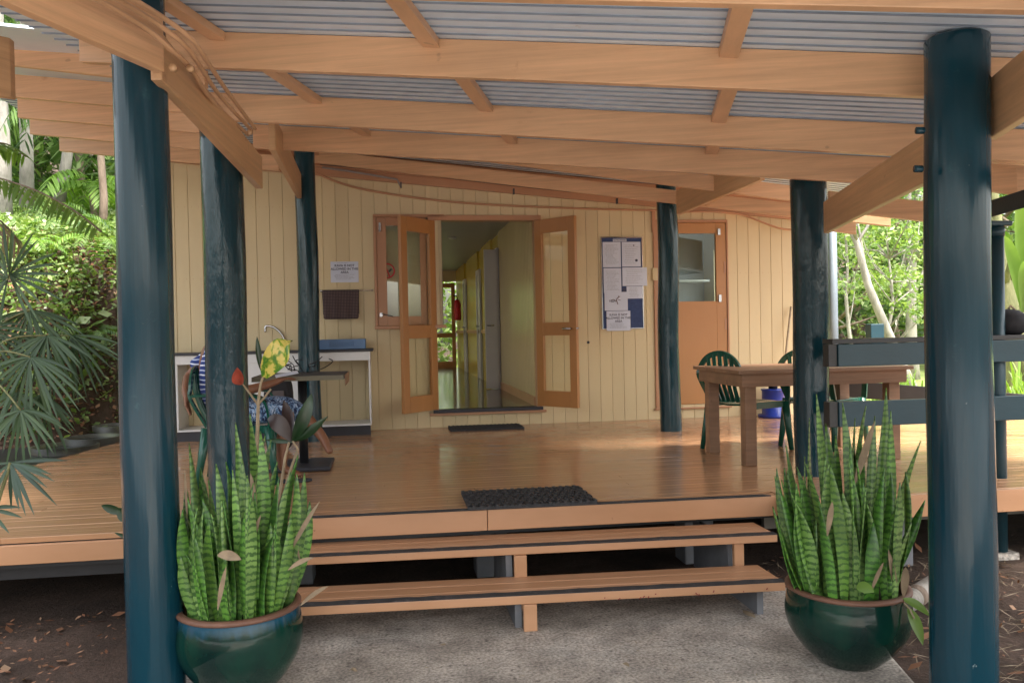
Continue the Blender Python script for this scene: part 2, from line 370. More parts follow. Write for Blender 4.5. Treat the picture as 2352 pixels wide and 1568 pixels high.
def m_bark(name, a, b, s=6):
    m, nt, bs = newmat(name); n = noise(nt, s, 8, stretch=(1, 1, .3), rough=.7)
    c = ramp(nt, n.outputs[0], [(.35, a), (.65, b)]); nt.links.new(c.outputs[0], bs.inputs['Base Color']); bs.inputs['Roughness'].default_value = .85
    n2 = noise(nt, s*6, 5, stretch=(1, 1, .3)); bump(nt, bs, n2.outputs[0], .6, .02); return m
MT['barkpale'] = m_bark('pale_bark', (.18, .165, .14), (.40, .37, .33))
MT['bark'] = m_bark('brown_bark', (.12, .085, .06), (.28, .21, .16))
MT['mossbark'] = m_bark('mossy_bark', (.12, .13, .05), (.28, .27, .13))
def m_snake():
    m, nt, bs = newmat('banded_blade')
    tc = nt.nodes.new("ShaderNodeTexCoord"); mp = nt.nodes.new("ShaderNodeMapping"); mp.inputs['Scale'].default_value = (1, 1, 1)
    nt.links.new(tc.outputs['Object'], mp.inputs[0])
    g0_ = nt.nodes.new("ShaderNodeNewGeometry"); cb = nt.nodes.new("ShaderNodeCombineXYZ"); mu = nt.nodes.new("ShaderNodeMath"); mu.operation = 'MULTIPLY'; mu.inputs[1].default_value = 3.0
    nt.links.new(g0_.outputs['Random Per Island'], mu.inputs[0]); nt.links.new(mu.outputs[0], cb.inputs[2]); nt.links.new(mu.outputs[0], cb.inputs[0]); nt.links.new(cb.outputs[0], mp.inputs['Location'])
    wv = nt.nodes.new("ShaderNodeTexWave"); wv.wave_type = 'BANDS'; wv.bands_direction = 'Z'; wv.inputs['Scale'].default_value = 11
    wv.inputs['Distortion'].default_value = 5; wv.inputs['Detail'].default_value = 3; wv.inputs['Detail Scale'].default_value = 2.6; wv.inputs['Detail Roughness'].default_value = .65
    nt.links.new(mp.outputs[0], wv.inputs['Vector'])
    gi = nt.nodes.new("ShaderNodeNewGeometry")
    base = ramp(nt, gi.outputs['Random Per Island'], [(.0, (.06, .18, .025)), (.35, (.11, .25, .04)), (.7, (.17, .28, .08)), (1, (.08, .19, .015))])
    f = ramp(nt, wv.outputs['Fac'], [(.50, 0), (.78, .8)])
    nb_ = noise(nt, 9, 4, stretch=(1, 1, .5), loc=(2, 2, 2)); fb_ = ramp(nt, nb_.outputs[0], [(.35, .65), (.65, 1.25)])
    b2_ = mixc(nt, 1.0, base.outputs[0], fb_.outputs[0], 'MULTIPLY'); nd_ = noise(nt, 60, 3, stretch=(1, 1, .4)); fd_ = ramp(nt, nd_.outputs[0], [(.70, 0), (.74, .8)])
    dark = mixc(nt, fd_.outputs[0], mixc(nt, f.outputs[0], b2_, (.022, .075, .018)), (.22, .20, .09))
    nt.links.new(dark, bs.inputs['Base Color']); bs.inputs['Roughness'].default_value = .33
    n3 = noise(nt, 30, 3, stretch=(1, 1, .2)); bump(nt, bs, n3.outputs[0], .2, .004)
    return m
MT['snake'] = m_snake()
def m_vari():
    m, nt, bs = newmat('variegated_leaf'); n = noise(nt, 28, 3, stretch=(1, 1, .6), dist=.8)
    c = ramp(nt, n.outputs[0], [(.40, (.07, .20, .02)), (.50, (.24, .34, .03)), (.56, (.68, .55, .13))]); nt.links.new(c.outputs[0], bs.inputs['Base Color']); bs.inputs['Roughness'].default_value = .25; return m
MT['vari'] = m_vari()
MT['redleaf'] = paint('red_leaf', (.42, .08, .05), .3, .35, 14, bstr=.1)
MT['maroon'] = paint('maroon_leaf', (.035, .018, .016), .35, .3, 14, bstr=.1)
MT['darkleaf'] = paint('dark_green_leaf', (.014, .042, .014), .3, .35, 14, bstr=.1)
def m_check():
    m, nt, bs = newmat('checked_towel')
    tc = nt.nodes.new("ShaderNodeTexCoord"); sp = nt.nodes.new("ShaderNodeSeparateXYZ"); nt.links.new(tc.outputs['Object'], sp.inputs[0])
    outs = []
    for i in (0, 2):
        a = nt.nodes.new("ShaderNodeMath"); a.operation = 'MULTIPLY'; a.inputs[1].default_value = 62; nt.links.new(sp.outputs[i], a.inputs[0])
        b = nt.nodes.new("ShaderNodeMath"); b.operation = 'FRACT'; nt.links.new(a.outputs[0], b.inputs[0])
        c = nt.nodes.new("ShaderNodeMath"); c.operation = 'LESS_THAN'; c.inputs[1].default_value = .38; nt.links.new(b.outputs[0], c.inputs[0]); outs.append(c.outputs[0])
    mx = nt.nodes.new("ShaderNodeMath"); mx.operation = 'MAXIMUM'; nt.links.new(outs[0], mx.inputs[0]); nt.links.new(outs[1], mx.inputs[1])
    c = mixc(nt, mx.outputs[0], (.17, .12, .11), (.035, .022, .028)); nt.links.new(c, bs.inputs['Base Color']); bs.inputs['Roughness'].default_value = .95
    return m
MT['check'] = m_check()
def m_stripes():
    m, nt, bs = newmat('striped_shirt')
    tc = nt.nodes.new("ShaderNodeTexCoord"); sp = nt.nodes.new("ShaderNodeSeparateXYZ"); nt.links.new(tc.outputs['Object'], sp.inputs[0])
    n = noise(nt, 5, 2); k = nt.nodes.new("ShaderNodeMath"); k.operation = 'MULTIPLY_ADD'; nt.links.new(n.outputs[0], k.inputs[0]); k.inputs[1].default_value = .05; nt.links.new(sp.outputs[2], k.inputs[2])
    a = nt.nodes.new("ShaderNodeMath"); a.operation = 'MULTIPLY'; a.inputs[1].default_value = 15; nt.links.new(k.outputs[0], a.inputs[0])
    b = nt.nodes.new("ShaderNodeMath"); b.operation = 'FRACT'; nt.links.new(a.outputs[0], b.inputs[0])
    c = ramp(nt, b.outputs[0], [(.0, (.70, .74, .85)), (.14, (.025, .05, .20)), (.42, (.04, .08, .28)), (.50, (.62, .68, .85)), (.60, (.025, .05, .20))], 'CONSTANT')
    nt.links.new(c.outputs[0], bs.inputs['Base Color']); bs.inputs['Roughness'].default_value = .85
    n3 = noise(nt, 12, 3); bump(nt, bs, n3.outputs[0], .5, .02); return m
MT['shirt'] = m_stripes()
def m_shorts():
    m, nt, bs = newmat('patterned_cloth')
    n = noise(nt, 26, 2, dist=2.5, stretch=(1, 1, .4)); c = ramp(nt, n.outputs[0], [(.45, (.012, .02, .07)), (.52, (.15, .30, .52)), (.60, (.55, .62, .75)), (.64, (.02, .03, .10))])
    nt.links.new(c.outputs[0], bs.inputs['Base Color']); bs.inputs['Roughness'].default_value = .85; return m
MT['shorts'] = m_shorts()
def m_mat():
    m, nt, bs = newmat('ribbed_mat'); n = noise(nt, 40, 4); c = ramp(nt, n.outputs[0], [(.3, (.016, .016, .018)), (.7, (.045, .044, .048))])
    nt.links.new(c.outputs[0], bs.inputs['Base Color']); bs.inputs['Roughness'].default_value = .75; return m
MT['mat'] = m_mat()

# ------------------------------------------------------------------ levels
DZ = .50          # deck top
WY = 9.05         # outer face of the timber wall
IZ = .69          # inside floor
def wz(x, y): p = ony(x, y, WY); return p.x, p.z

# ------------------------------------------------------------------ ground, hill, path
def hill(x, y):
    def sm(t): t = max(0, min(1, t)); return t*t*(3-2*t)
    m = sm((-2.75-x)/.9)
    s = (-(x+2.7)*.45 + (y-8.3))/4.2
    h = 2.9*sm(s) + max(0, s-1)*.9
    h0 = .40*sm((y-6.2)/1.6)*m
    return max(h0, h*m) if y > 5 else h0
def ground_mesh():
    b = MB(); xs = list(np.concatenate([np.arange(-40, -12, 2), np.arange(-12, 7, .25), np.arange(7, 60, 2)]))
    ys = list(np.concatenate([np.arange(-20, 0, 2), np.arange(0, 16, .25), np.arange(16, 90, 3)]))
    nx = len(xs)
    for y in ys:
        for x in xs:
            z = hill(x, y)
            z += .015*math.sin(x*5.1+y*3)*math.cos(y*4.3-x) if not (-1.3 < x < 2.7 and y < 5.6) else -.02
            if x > 8 and y > 30: z += .25*(y-30)
            b.v.append((x, y, z - .03))
    for j in range(len(ys)-1):
        for i in range(nx-1): a = j*nx+i; b.f.append((a, a+1, a+1+nx, a+nx))
    return b
g = ground_mesh().build('ground', MT['dirt'], smooth=True); tag(g, kind='structure')
b = MB().box(5.2, 60, 10.6, 32, -.05, .02); lw = b.build('lawn', MT['lawn']); tag(lw, kind='structure')
b = MB(); b.poly([(-1.08, -6), (1.55, -6), (2.16, 3.05), (2.28, 3.5), (2.30, 5.0), (-1.08, 5.0)], -.12, .0)
dv_ = MB().box(-16, 16, -26, -.6, -.2, -.012).build('added_bounce_ground', paint('bounce_ground_grey', (.30, .295, .29), .9, .15, 1.5, bstr=.6, bscale=40), None); tag(dv_, kind='structure')  # unseen pale slab added behind the camera to bounce light upward
pa = b.build('path', MT['concrete'], bevel=.02); tag(pa, kind='structure')

# ------------------------------------------------------------------ building
bld = thing('timber_building', 'cream board building with open double doors behind the veranda', 'building', (1.0, WY, 0))
WL, WR = -2.72, 5.02
def walltop(x): return 3.42 - .092*(x+.65)
dj0, dj1 = .53, 1.62                       # double door opening
winx = (-.105, .60, 1.62, 2.79)            # window opening
d2 = (3.05, 3.86, .655, 2.73)
holes = [(dj0-.05, dj1+.05, IZ-.04, 2.76), winx, d2]
def boards(b, x0, x1, y, topf, zb, holes, w=.137, ch=.0032, dep_=.02):
    x = x0
    while x < x1-.02:
        xa, xb = x+.0012, min(x+w, x1)-.0012
        cuts = [(z0, z1) for hx0, hx1, z0, z1 in holes if xb > hx0+.01 and xa < hx1-.01]
        # side trims where an opening starts inside a board
        segs_x = [(xa, xb)]
        edges = sorted({e for hx0, hx1, z0, z1 in holes for e in (hx0, hx1) if xa+.006 < e < xb-.006})
        pts = [xa]+edges+[xb]
        for k in range(len(pts)-1):
            a, c = pts[k], pts[k+1]; mid = (a+c)/2
            cut = sorted((z0, z1) for hx0, hx1, z0, z1 in holes if hx0 < mid < hx1)
            z = zb; segs = []
            for z0, z1 in cut: segs.append((z, z0)); z = z1
            segs.append((z, None))
            for z0, z1 in segs:
                ta, tb = (topf(a), topf(c)) if z1 is None else (z1, z1)
                cl = ch if k == 0 else 0; cr = ch if k == len(pts)-2 else 0
                prof = [(a, y+dep_), (a, y+cl), (a+cl, y), (c-cr, y), (c, y+cr), (c, y+dep_)]
                n = len(prof)
                P = [(px, py, z0) for px, py in prof]+[(px, py, ta+(tb-ta)*(px-a)/(c-a)) for px, py in prof]
                b.add(P, [(i, i+1, n+i+1, n+i) for i in range(n-1)]+[tuple(range(n))[::-1], tuple(range(n, 2*n))])
        x += w
b = MB(); boards(b, WL, WR, WY, walltop, DZ-.05, holes)
wall = b.build('wall', MT['cream'], bld)
b = MB(); x = WL
while x < WR-.1:
    for z in (.62, 1.35, 2.15, 2.9):
        ok = not any(h[0]-.02 < x+.03 < h[1]+.02 and h[2]-.05 < z < h[3]+.05 for h in holes)
        if ok:
            for dx in (.035, .105): b.box(x+dx-.0025, x+dx+.0025, WY-.0012, WY+.001, z-.0025, z+.0025)
    x += .137
nl_ = b.build('nail_heads', MT['frame'], bld); nl_['kind'] = 'stuff'
# dark backing behind the boards
def backing(b, y0, y1):
    xs = sorted({WL, WR, *[h[0] for h in holes], *[h[1] for h in holes]})
    for i in range(len(xs)-1):
        a, c = xs[i], xs[i+1]; mid = (a+c)/2
        cut = sorted((h[2], h[3]) for h in holes if h[0] < mid < h[1]); z = DZ-.05
        for z0, z1 in cut: b.box(a, c, y0, y1, z, z0); z = z1
        b.hexa([(a, y0, z), (c, y0, z), (c, y1, z), (a, y1, z), (a, y0, walltop(a)), (c, y0, walltop(c)), (c, y1, walltop(c)), (a, y1, walltop(a))])
b = MB(); backing(b, WY+.021, WY+.10); b.build('wall_lining', MT['creamin'], bld)
# outer side walls, back wall and ceiling
b = MB(); b.box(WL, WL+.1, WY+.101, 19.9, 0, 1.1); b.box(WL, WL+.1, WY+.101, 19.9, 2.75, 3.3)
for yy in (WY+.101, 11.6, 14.2, 16.8, 19.4): b.box(WL, WL+.1, yy, yy+.3, 1.1, 2.75)
b.build('side_wall', MT['cream'], bld)
b = MB(); b.box(WR-.1, WR, WY+.101, 9.6, 0, 3.3); b.box(WR-.1, WR, 12.0, 19.9, 0, 3.3); b.box(WR-.1, WR, 9.6, 12.0, 0, 1.3); b.box(WR-.1, WR, 9.6, 12.0, 2.7, 3.3); b.build('side_wall', MT['cream'], bld)  # unseen opening in this wall added to brighten the kitchen
b = MB(); b.box(WL+.1, .95, 19.7, 19.8, 0, 1.5); b.box(WL+.1, .95, 19.7, 19.8, 2.6, 3.3); b.box(.6, .95, 19.7, 19.8, 1.5, 2.6); b.box(1.75, WR-.1, 19.7, 19.8, 0, 3.3); b.box(.95, 1.75, 19.7, 19.8, 2.73, 3.3)  # unseen opening on the left added to brighten the corridor
b.build('back_wall', MT['creamin'], bld)
b = MB(); b.box(-.2, WR-.1, WY+.101, 19.7, 2.98, 3.02); b.box(WL+.1, -.2, WY+.101, 10.2, 2.98, 3.02); b.box(WL+.1, -.2, 18.6, 19.7, 2.98, 3.02); b.build('ceiling', MT['ceil'], bld)  # left part kept open, out of view, to let added daylight in
b = MB(); b.box(WL+.1, WR-.1, WY+.101, 19.7, IZ-.06, IZ).build('inside_floor', MT['infloor'], bld)
b = MB(); b.box(-.2, WR+.5, WY+1.2, 20.3, 3.55, 3.62); b.box(WL-.3, -.2, 18.6, 20.3, 3.55, 3.62); b.build('main_roof', MT['sheet'], bld)
MB().box(WL-.3, -.2, WY+1.4, 18.6, 3.57, 3.58).build('added_skylight', MT['glass'], bld)  # unseen pane over a roof opening added to light the corridor
# corridor right-hand wall with vertical boards, yellow lower half further on
b = MB()
x = WY+.102
while x < 12.0:
    b.box(1.625, 1.64, x, x+.095, IZ, 2.98); b.box(1.633, 1.645, x+.095, x+.105, IZ, 2.98); x += .105
b.build('corridor_wall', MT['creamin'], bld)
b = MB(); b.box(1.625, 1.66, 13.0, 14.3, IZ, 2.98); b.box(1.625, 1.66, 14.95, 17.0, IZ, 2.98); b.box(1.625, 1.66, 17.6, 19.7, IZ, 2.98)
b.box(1.66, 1.70, WY+.11, 19.7, IZ, 2.98)
b.build('corridor_wall', paint('yellow_wall', (.55, .42, .08), .25, .06, 2, bstr=.03), bld)
b = MB(); b.box(1.60, 1.6245, 12.6, 19.7, 1.50, 1.56); b.box(1.61, 1.6245, WY+.11, 12.6, IZ, IZ+.10); b.build('dado_rail', MT['frame'], bld)
for y0, y1, zt in ((12.0, 12.9, 2.75), (14.35, 14.9, 2.62), (17.05, 17.55, 2.62)):
    f = MB(); f.box(1.585, 1.622, y0-.0, y0+.08, IZ, zt); f.box(1.585, 1.622, y1-.08, y1, IZ, zt); f.box(1.585, 1.622, y0+.08, y1-.08, zt-.08, zt)
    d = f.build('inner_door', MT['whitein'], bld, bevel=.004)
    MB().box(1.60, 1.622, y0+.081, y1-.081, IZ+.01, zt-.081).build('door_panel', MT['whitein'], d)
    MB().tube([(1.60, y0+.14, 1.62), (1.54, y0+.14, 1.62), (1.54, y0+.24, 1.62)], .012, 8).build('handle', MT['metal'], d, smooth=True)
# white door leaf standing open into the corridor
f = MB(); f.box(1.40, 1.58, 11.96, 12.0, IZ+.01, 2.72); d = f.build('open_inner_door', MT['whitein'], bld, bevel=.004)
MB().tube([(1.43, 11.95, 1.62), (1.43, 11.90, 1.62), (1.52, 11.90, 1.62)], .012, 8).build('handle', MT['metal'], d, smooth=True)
# far exit door
f = MB(); f.box(1.0, 1.08, 19.60, 19.68, IZ, 2.68); f.box(1.50, 1.585, 19.60, 19.68, IZ, 2.68); f.box(1.08, 1.50, 19.60, 19.68, 2.58, 2.68); f.box(1.08, 1.50, 19.60, 19.68, IZ, IZ+.14); f.box(1.08, 1.50, 19.60, 19.68, 1.40, 1.50)
d = f.build('exit_door', MT['doorwood'], bld)
MB().box(1.08, 1.50, 19.63, 19.64, 1.50, 2.58).build('pane', MT['glass'], d); MB().box(1.08, 1.50, 19.63, 19.64, IZ+.14, 1.40).build('pane', MT['glass'], d)
# left side windows of the corridor room (let light on to the floor)
# front window
x0, x1, z0, z1 = winx
f = MB(); t = .045
f.box(x0-.03, x1+.03, WY-.03, WY+.06, z1-.0, z1+.03); f.box(x0-.03, x0, WY-.03, WY+.06, z0, z1); f.box(x1, x1+.0, WY-.03, WY+.06, z0, z1)
f.box(x0-.035, x1+.03, WY-.045, WY+.06, z0-.035, z0)
wn = f.build('window', MT['frame'], bld, bevel=.004)
f = MB(); f.box(x0+.002, x0+.105, WY-.012, WY+.03, z0+.002, z1-.002); f.box(x1-.24, x1-.17, WY-.012, WY+.03, z0+.002, z1-.002)
f.box(x0+.106, x1-.241, WY-.012, WY+.03, z1-.09, z1-.002); f.box(x0+.106, x1-.241, WY-.012, WY+.03, z0+.002, z0+.10); f.build('sash', MT['frame'], wn, bevel=.003)
MB().box(x0+.10, x1-.235, WY+.008, WY+.012, z0+.09, z1-.085).build('pane', MT['glass'], wn)
MB().box(x0+.0, x1, WY+.065, WY+.07, z0, z1).build('blind', paint('blind', (.66, .64, .48), .8, .04, 3, (1, 1, .1), bstr=0), wn)
MB().box(x0+.03, x0+.055, WY-.03, WY-.012, z1-.16, z1-.06).build('hinge', MT['metal'], wn)
f = MB(); f.box(x0+.02, x0+.05, WY-.035, WY-.012, z0+.10, z0+.14); f.tube([(x0+.04, WY-.03, z0+.13), (x0+.16, WY-.04, z0+.10)], .007, 6)
f.build('window_catch', MT['metal'], wn)
# jambs of the double door
f = MB(); f.box(dj0-.055, dj0-.002, WY-.022, WY+.12, IZ-.03, 2.755); f.box(dj1+.002, dj1+.055, WY-.022, WY+.12, IZ-.03, 2.755); f.box(dj0-.08, dj1+.08, WY-.03, WY+.12, 2.756, 2.81)
f.box(dj0-.1, dj1+.1, WY-.035, WY+.12, IZ-.06, IZ-.031)
df = f.build('door_frame', MT['frame'], bld, bevel=.004)
MB().box(dj0-.06, dj1+.06, WY-.05, WY+.10, IZ-.03, IZ+.002).build('threshold', MT['navyblk'], df)
# leaves of the double door
def leaf(hx, sgn, theta, name_label):
    L, T, zb, zt = .56, .042, IZ+.012, 2.75
    d = Vector((sgn*math.cos(theta), -math.sin(theta), 0)); n = Vector((-d.y, d.x, 0))*(-1 if sgn > 0 else 1)
    o = Vector((hx, WY-.012, 0))
    def piece(b, s0, s1, z0, z1, ta=-T/2, tb=T/2):
        P = [o+d*s+n*t+Vector((0, 0, z)) for z in (z0, z1) for s, t in ((s0, ta), (s1, ta), (s1, tb), (s0, tb))]; b.hexa(P)
    b = MB(); w = .095
    piece(b, 0, w, zb, zt); piece(b, L-w, L, zb, zt); piece(b, w, L-w, zt-.15, zt); piece(b, w, L-w, zb, zb+.17); piece(b, w, L-w, 1.48, 1.62)
    lf = b.build('door_leaf', MT['doorwood'], bld, bevel=.004); 
    g1 = MB(); piece(g1, w, L-w, 1.62, zt-.15, -.003, .003); g1.build('pane', MT['glassdoor'], lf)
    g2 = MB(); piece(g2, w, L-w, zb+.17, 1.48, -.003, .003); g2.build('pane', MT['glassdoor'], lf)
    return lf, o, d, n
def solve(hx, sgn, px):
    best = None
    for k in range(100, 1700, 5):
        th = k/1000; p = (hx+sgn*.56*math.cos(th), WY-.012-.56*math.sin(th), 1.6); e = abs(projx(p)-px)
        if best is None or e < best[0]: best = (e, th)
    return best[1]
thL = solve(dj0-.02, -1, 922); lfL, *_ = leaf(dj0-.02, -1, thL, '')
thR = solve(dj1+.02, 1, 1326); lfR, o, d, n = leaf(dj1+.02, 1, thR, '')
print('door angles', math.degrees(thL), math.degrees(thR))
f = MB(); p = o+d*.50+Vector((0, 0, 1.55)); f.tube([p-n*.02, p-n*.07], .026, 12); f.tube([p-n*.065, p-n*.065-d*.10], .011, 8); f.tube([p+n*.02, p+n*.07, p+n*.07-d*.09], .011, 8)
f.tube([p+d*.055-n*.02, p+d*.055+n*.02], .012, 8); f.build('handle', MT['metal'], lfR, smooth=True)
# second door
f = MB(); x0, x1, z0, z1 = d2
f.box(x1-.0, x1+.02, WY-.02, WY+.05, z0-.03, z1+.03); f.box(x0-.06, x0, WY-.02, WY+.05, z0-.03, z1+.03); f.box(x0, x1, WY-.02, WY+.05, z1, z1+.03)
f.box(x0-.08, x1+.03, WY-.03, WY+.05, z0-.05, z0-.031)
df = f.build('door_frame', MT['frame'], bld, bevel=.003)
f = MB(); wx0, wx1, wz0, wz1 = 3.20, 3.735, 1.83, 2.605; e_ = .003
f.box(x0+e_, wx0, WY-.008, WY+.035, z0+e_, z1-e_); f.box(wx1, x1-e_, WY-.008, WY+.035, z0+e_, z1-e_); f.box(wx0, wx1, WY-.008, WY+.035, z0+e_, wz0); f.box(wx0, wx1, WY-.008, WY+.035, wz1, z1-e_)
dd = f.build('door', MT['orange'], bld, bevel=.003)
lab = 'orange door with a glazed upper panel'; dd['label'] = lab
MB().box(wx0, wx1, WY+.01, WY+.014, wz0, wz1).build('pane', m_glass('hatch_glass', (.8, .88, .86), .03), dd)
for za, zb_ in ((wz1-.02, wz1+.05), (wz0-.01, wz0+.07)): MB().box(wx1+.02, wx1+.05, WY-.03, WY-.008, za, zb_).build('window_catch', MT['metal'], dd)
for za in (2.15, 1.5): MB().box(x1-.03, x1-.012, WY-.014, WY-.008, za, za+.13).build('hinge', MT['frame'], dd)
# kitchen seen through it
b = MB(); b.box(2.2, WR-.1, 12.4, 12.45, IZ, 2.98).build('inner_wall', paint('kitchen_wall', (.45, .47, .50), .5, .05, 2, (1, 1, .2), bstr=0), bld)
kp = thing('kitchen_shelf', 'wall shelf with bottles and plates seen through the orange door window', 'shelf', (4.4, 12.2, 1.5))
MB().box(3.7, 4.85, 12.0, 12.39, 1.70, 1.73).build('shelf_board', MT['white'], kp); MB().box(3.7, 4.85, 12.0, 12.39, 2.22, 2.25).build('shelf_board', MT['white'], kp)
for i, (cnm, ccol) in enumerate((('red', (.4, .05, .05)), ('green', (.1, .2, .08)), ('tan', (.5, .45, .3)))):
    cx = 3.95+.28*i; h = random.uniform(.08, .2)
    q = MB().lathe([(0, 0), (.035, 0), (.035, h*.7), (.015, h*.85), (.015, h), (0, h)], (cx, 12.15, 1.731), 12)
    o_ = q.build('kitchen_bottle', paint('bottle', ccol, .3, bstr=0), None, smooth=True)
    tag(o_, 'small %s bottle on the lower kitchen shelf behind the orange door window' % cnm, 'bottle', 'bottles on the kitchen shelf')
b = MB(); b.poly([(3.9, 11.4), (4.5, 11.4), (4.5, 11.42), (3.9, 11.42)], 1.95, 1.96)
# eaves board at the top of the wall, several layers of timber
eb = MB()
a0 = ony(250, 350, WY-.05); a1 = ony(1818, 531, WY-.05)
zA, zB = 3.20, 2.68
def eline(x): return 3.225-.088*(x+.65)+ (-.0)
for k, (dy, dz, h) in enumerate(((.0, .0, .10), (-.05, .085, .12), (-.10, .19, .06))):
    eb.timber((WL, WY-.002+dy-.05, eline(WL)+dz), (WR, WY-.002+dy-.05, eline(WR)+dz), .048, h, (0, 1, 0))
eb.build('eaves_board', MT['frame'], bld, bevel=.004)
# conduit and cable along the eaves
b = MB(); pts = [ony(740, 385, WY-.13), ony(800, 393, WY-.13), ony(912, 412, WY-.13), ony(921, 430, WY-.13)]; b.tube(pts, .011, 8)
b.build('conduit', paint('grey_conduit', (.30, .27, .26), .4, .1, bstr=0), bld, smooth=True)
def cable(px, r, mat, D=WY-.08, name='cable'):
    P = [ony(x, y, D) for x, y in px]; out = []
    for i in range(len(P)-1):
        for k in range(6):
            t = k/6; p0 = P[max(i-1, 0)]; p1 = P[i]; p2 = P[i+1]; p3 = P[min(i+2, len(P)-1)]
            out.append(.5*((2*p1)+(p2-p0)*t+(2*p0-5*p1+4*p2-p3)*t*t+(3*p1-p0-3*p2+p3)*t**3))
    out.append(P[-1]); q = MB().tube(out, r, 8); return q.build(name, mat, bld, smooth=True)
cable([(722, 396), (780, 420), (850, 438), (960, 455), (1090, 468), (1250, 476), (1400, 481), (1510, 483)], .012, MT['frame'])
cable([(1560, 487), (1640, 486), (1700, 492), (1750, 510), (1790, 524), (1825, 528)], .012, MT['frame'])
cable([(735, 378), (900, 394), (1100, 418), (1300, 440), (1510, 460)], .004, MT['black'], WY-.17)
for (x, y) in ((1180, 440), (1417, 462), (921, 425)):
    p = ony(x, y, WY-.14); MB().box(p.x-.008, p.x+.008, p.y-.02, p.y+.02, p.z-.03, p.z+.03).build('cable_clip', MT['dark'], bld)
# bolt hole in the wall
X, Z = wz(1351, 786); MB().tube([(X, WY-.006, Z), (X, WY-.001, Z)], .016, 12).build('bolt_head', MT['dark'], bld)
X, Z = wz(1503, 630); MB().box(X-.03, X+.03, WY-.03, WY-.001, Z-.07, Z+.07).build('switch_box', MT['cream'], bld, bevel=.004)
# corner trim behind the post
X, Z = wz(1500, 508); MB().box(X-.02, X+.02, WY-.03, WY-.002, 2.62, 2.86).build('trim_block', MT['frame'], bld)

# fire extinguisher in the corridor
fe = thing('fire_extinguisher', 'red fire extinguisher hung on the corridor wall inside the doors', 'extinguisher', (1.5, 18.9, 1.75))
p = dep(1050, 712, 18.0); c = (1.50, p.y, p.z-.22)
MB().lathe([(0, 0), (.075, 0), (.08, .03), (.08, .36), (.05, .43), (.025, .45), (0, .45)], c, 20).build('cylinder', MT['redp'], fe, smooth=True)
MB().tube([(1.50, p.y, c[2]+.44), (1.50, p.y, c[2]+.52), (1.42, p.y, c[2]+.54)], .015, 8).build('valve_handle', MT['black'], fe)
# ceiling detector
sd_ = MB().lathe([(0, 0), (.05, 0), (.065, .02), (.065, .03), (0, .03)], (1.0, 12.6, 2.945), 16).build('smoke_detector', MT['whitein'], smooth=True)
tag(sd_, 'small round smoke detector on the dark corridor ceiling', 'detector')

# ------------------------------------------------------------------ deck
def xleft(y):
    pts = [(4.0, -3.9), (7.0, -3.45), (7.4, -2.98), (8.0, -2.85), (8.8, -2.72), (9.3, -2.72)]
    for (ya, xa), (yb, xb) in zip(pts, pts[1:]):
        if ya <= y <= yb: return xa+(xb-xa)*(y-ya)/(yb-ya)
    return -3.9
deck = thing('timber_deck', 'raised orange stained board deck in front of the cream building', 'deck', (1, 6.5, 0))
b = MB(); bw = .088; y = 4.64; i = 0
while y < WY-.01:
    x0 = xleft(y+bw/2) + random.uniform(-.01, .01)
    if y < 4.70: x0 = 2.40
    elif y < 4.86: pass
    x1 = 9.5
    y1_ = min(y+bw-.0025, WY-.003)
    segs = [(x0, x1)]
    if 4.66 < y < 4.83: segs = [(x0, -.80), (2.36, x1)] if y > 4.68 else [(2.40, x1)]
    for xa, xb in segs:
        zj = random.uniform(-.0012, .0012)
        j = xa+random.uniform(.8, 2.4)
        while xa < xb:
            je = min(j, xb); c_ = .0022
            prof = [(y, DZ-.03+zj), (y, DZ-c_+zj), (y+c_, DZ+zj), (y1_-c_, DZ+zj), (y1_, DZ-c_+zj), (y1_, DZ-.03+zj)]
            P = [(xa, py, pz) for py, pz in prof]+[(je-.0015, py, pz) for py, pz in prof]
            b.add(P, [(k, k+1, 7+k, 6+k) for k in range(5)]+[(0, 1, 2, 3, 4, 5), (11, 10, 9, 8, 7, 6), (5, 0, 6, 11)])
            xa = je; j += random.uniform(1.8, 3.6); zj = random.uniform(-.001, .001)
    y += bw
b.build('deck_boards', MT['deck'], deck)
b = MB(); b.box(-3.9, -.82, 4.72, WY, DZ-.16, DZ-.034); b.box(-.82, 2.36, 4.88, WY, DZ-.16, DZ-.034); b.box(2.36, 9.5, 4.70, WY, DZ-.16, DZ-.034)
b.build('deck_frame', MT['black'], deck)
f = MB(); f.box(-3.95, -.80, 4.69, 4.715, DZ-.135, DZ-.032); f.build('fascia', MT['step'], deck, bevel=.003)
f = MB(); f.hexa([(-.80, 4.845, DZ-.125), (.55, 4.815, DZ-.125), (.55, 4.86, DZ-.125), (-.80, 4.87, DZ-.125), (-.80, 4.845, DZ-.004), (.55, 4.815, DZ-.004), (.55, 4.86, DZ-.004), (-.80, 4.87, DZ-.004)])
f.build('fascia', MT['step'], deck, bevel=.003)
f = MB(); f.hexa([(.554, 4.815, DZ-.125), (2.355, 4.775, DZ-.125), (2.355, 4.87, DZ-.125), (.554, 4.86, DZ-.125), (.554, 4.815, DZ-.004), (2.355, 4.775, DZ-.004), (2.355, 4.87, DZ-.004), (.554, 4.86, DZ-.004)])
f.build('fascia', MT['step'], deck, bevel=.003)
f = MB(); f.box(2.37, 9.5, 4.60, 4.64, DZ-.14, DZ-.002); f.build('fascia', MT['step'], deck, bevel=.003)
f = MB(); f.hexa([(-.80, 4.842, DZ-.003), (2.30, 4.773, DZ-.003), (2.26, 4.815, DZ-.003), (-.80, 4.885, DZ-.003), (-.80, 4.842, DZ+.004), (2.30, 4.773, DZ+.004), (2.26, 4.815, DZ+.004), (-.80, 4.885, DZ+.004)])
f.build('grip_strip', MT['strip'], deck)
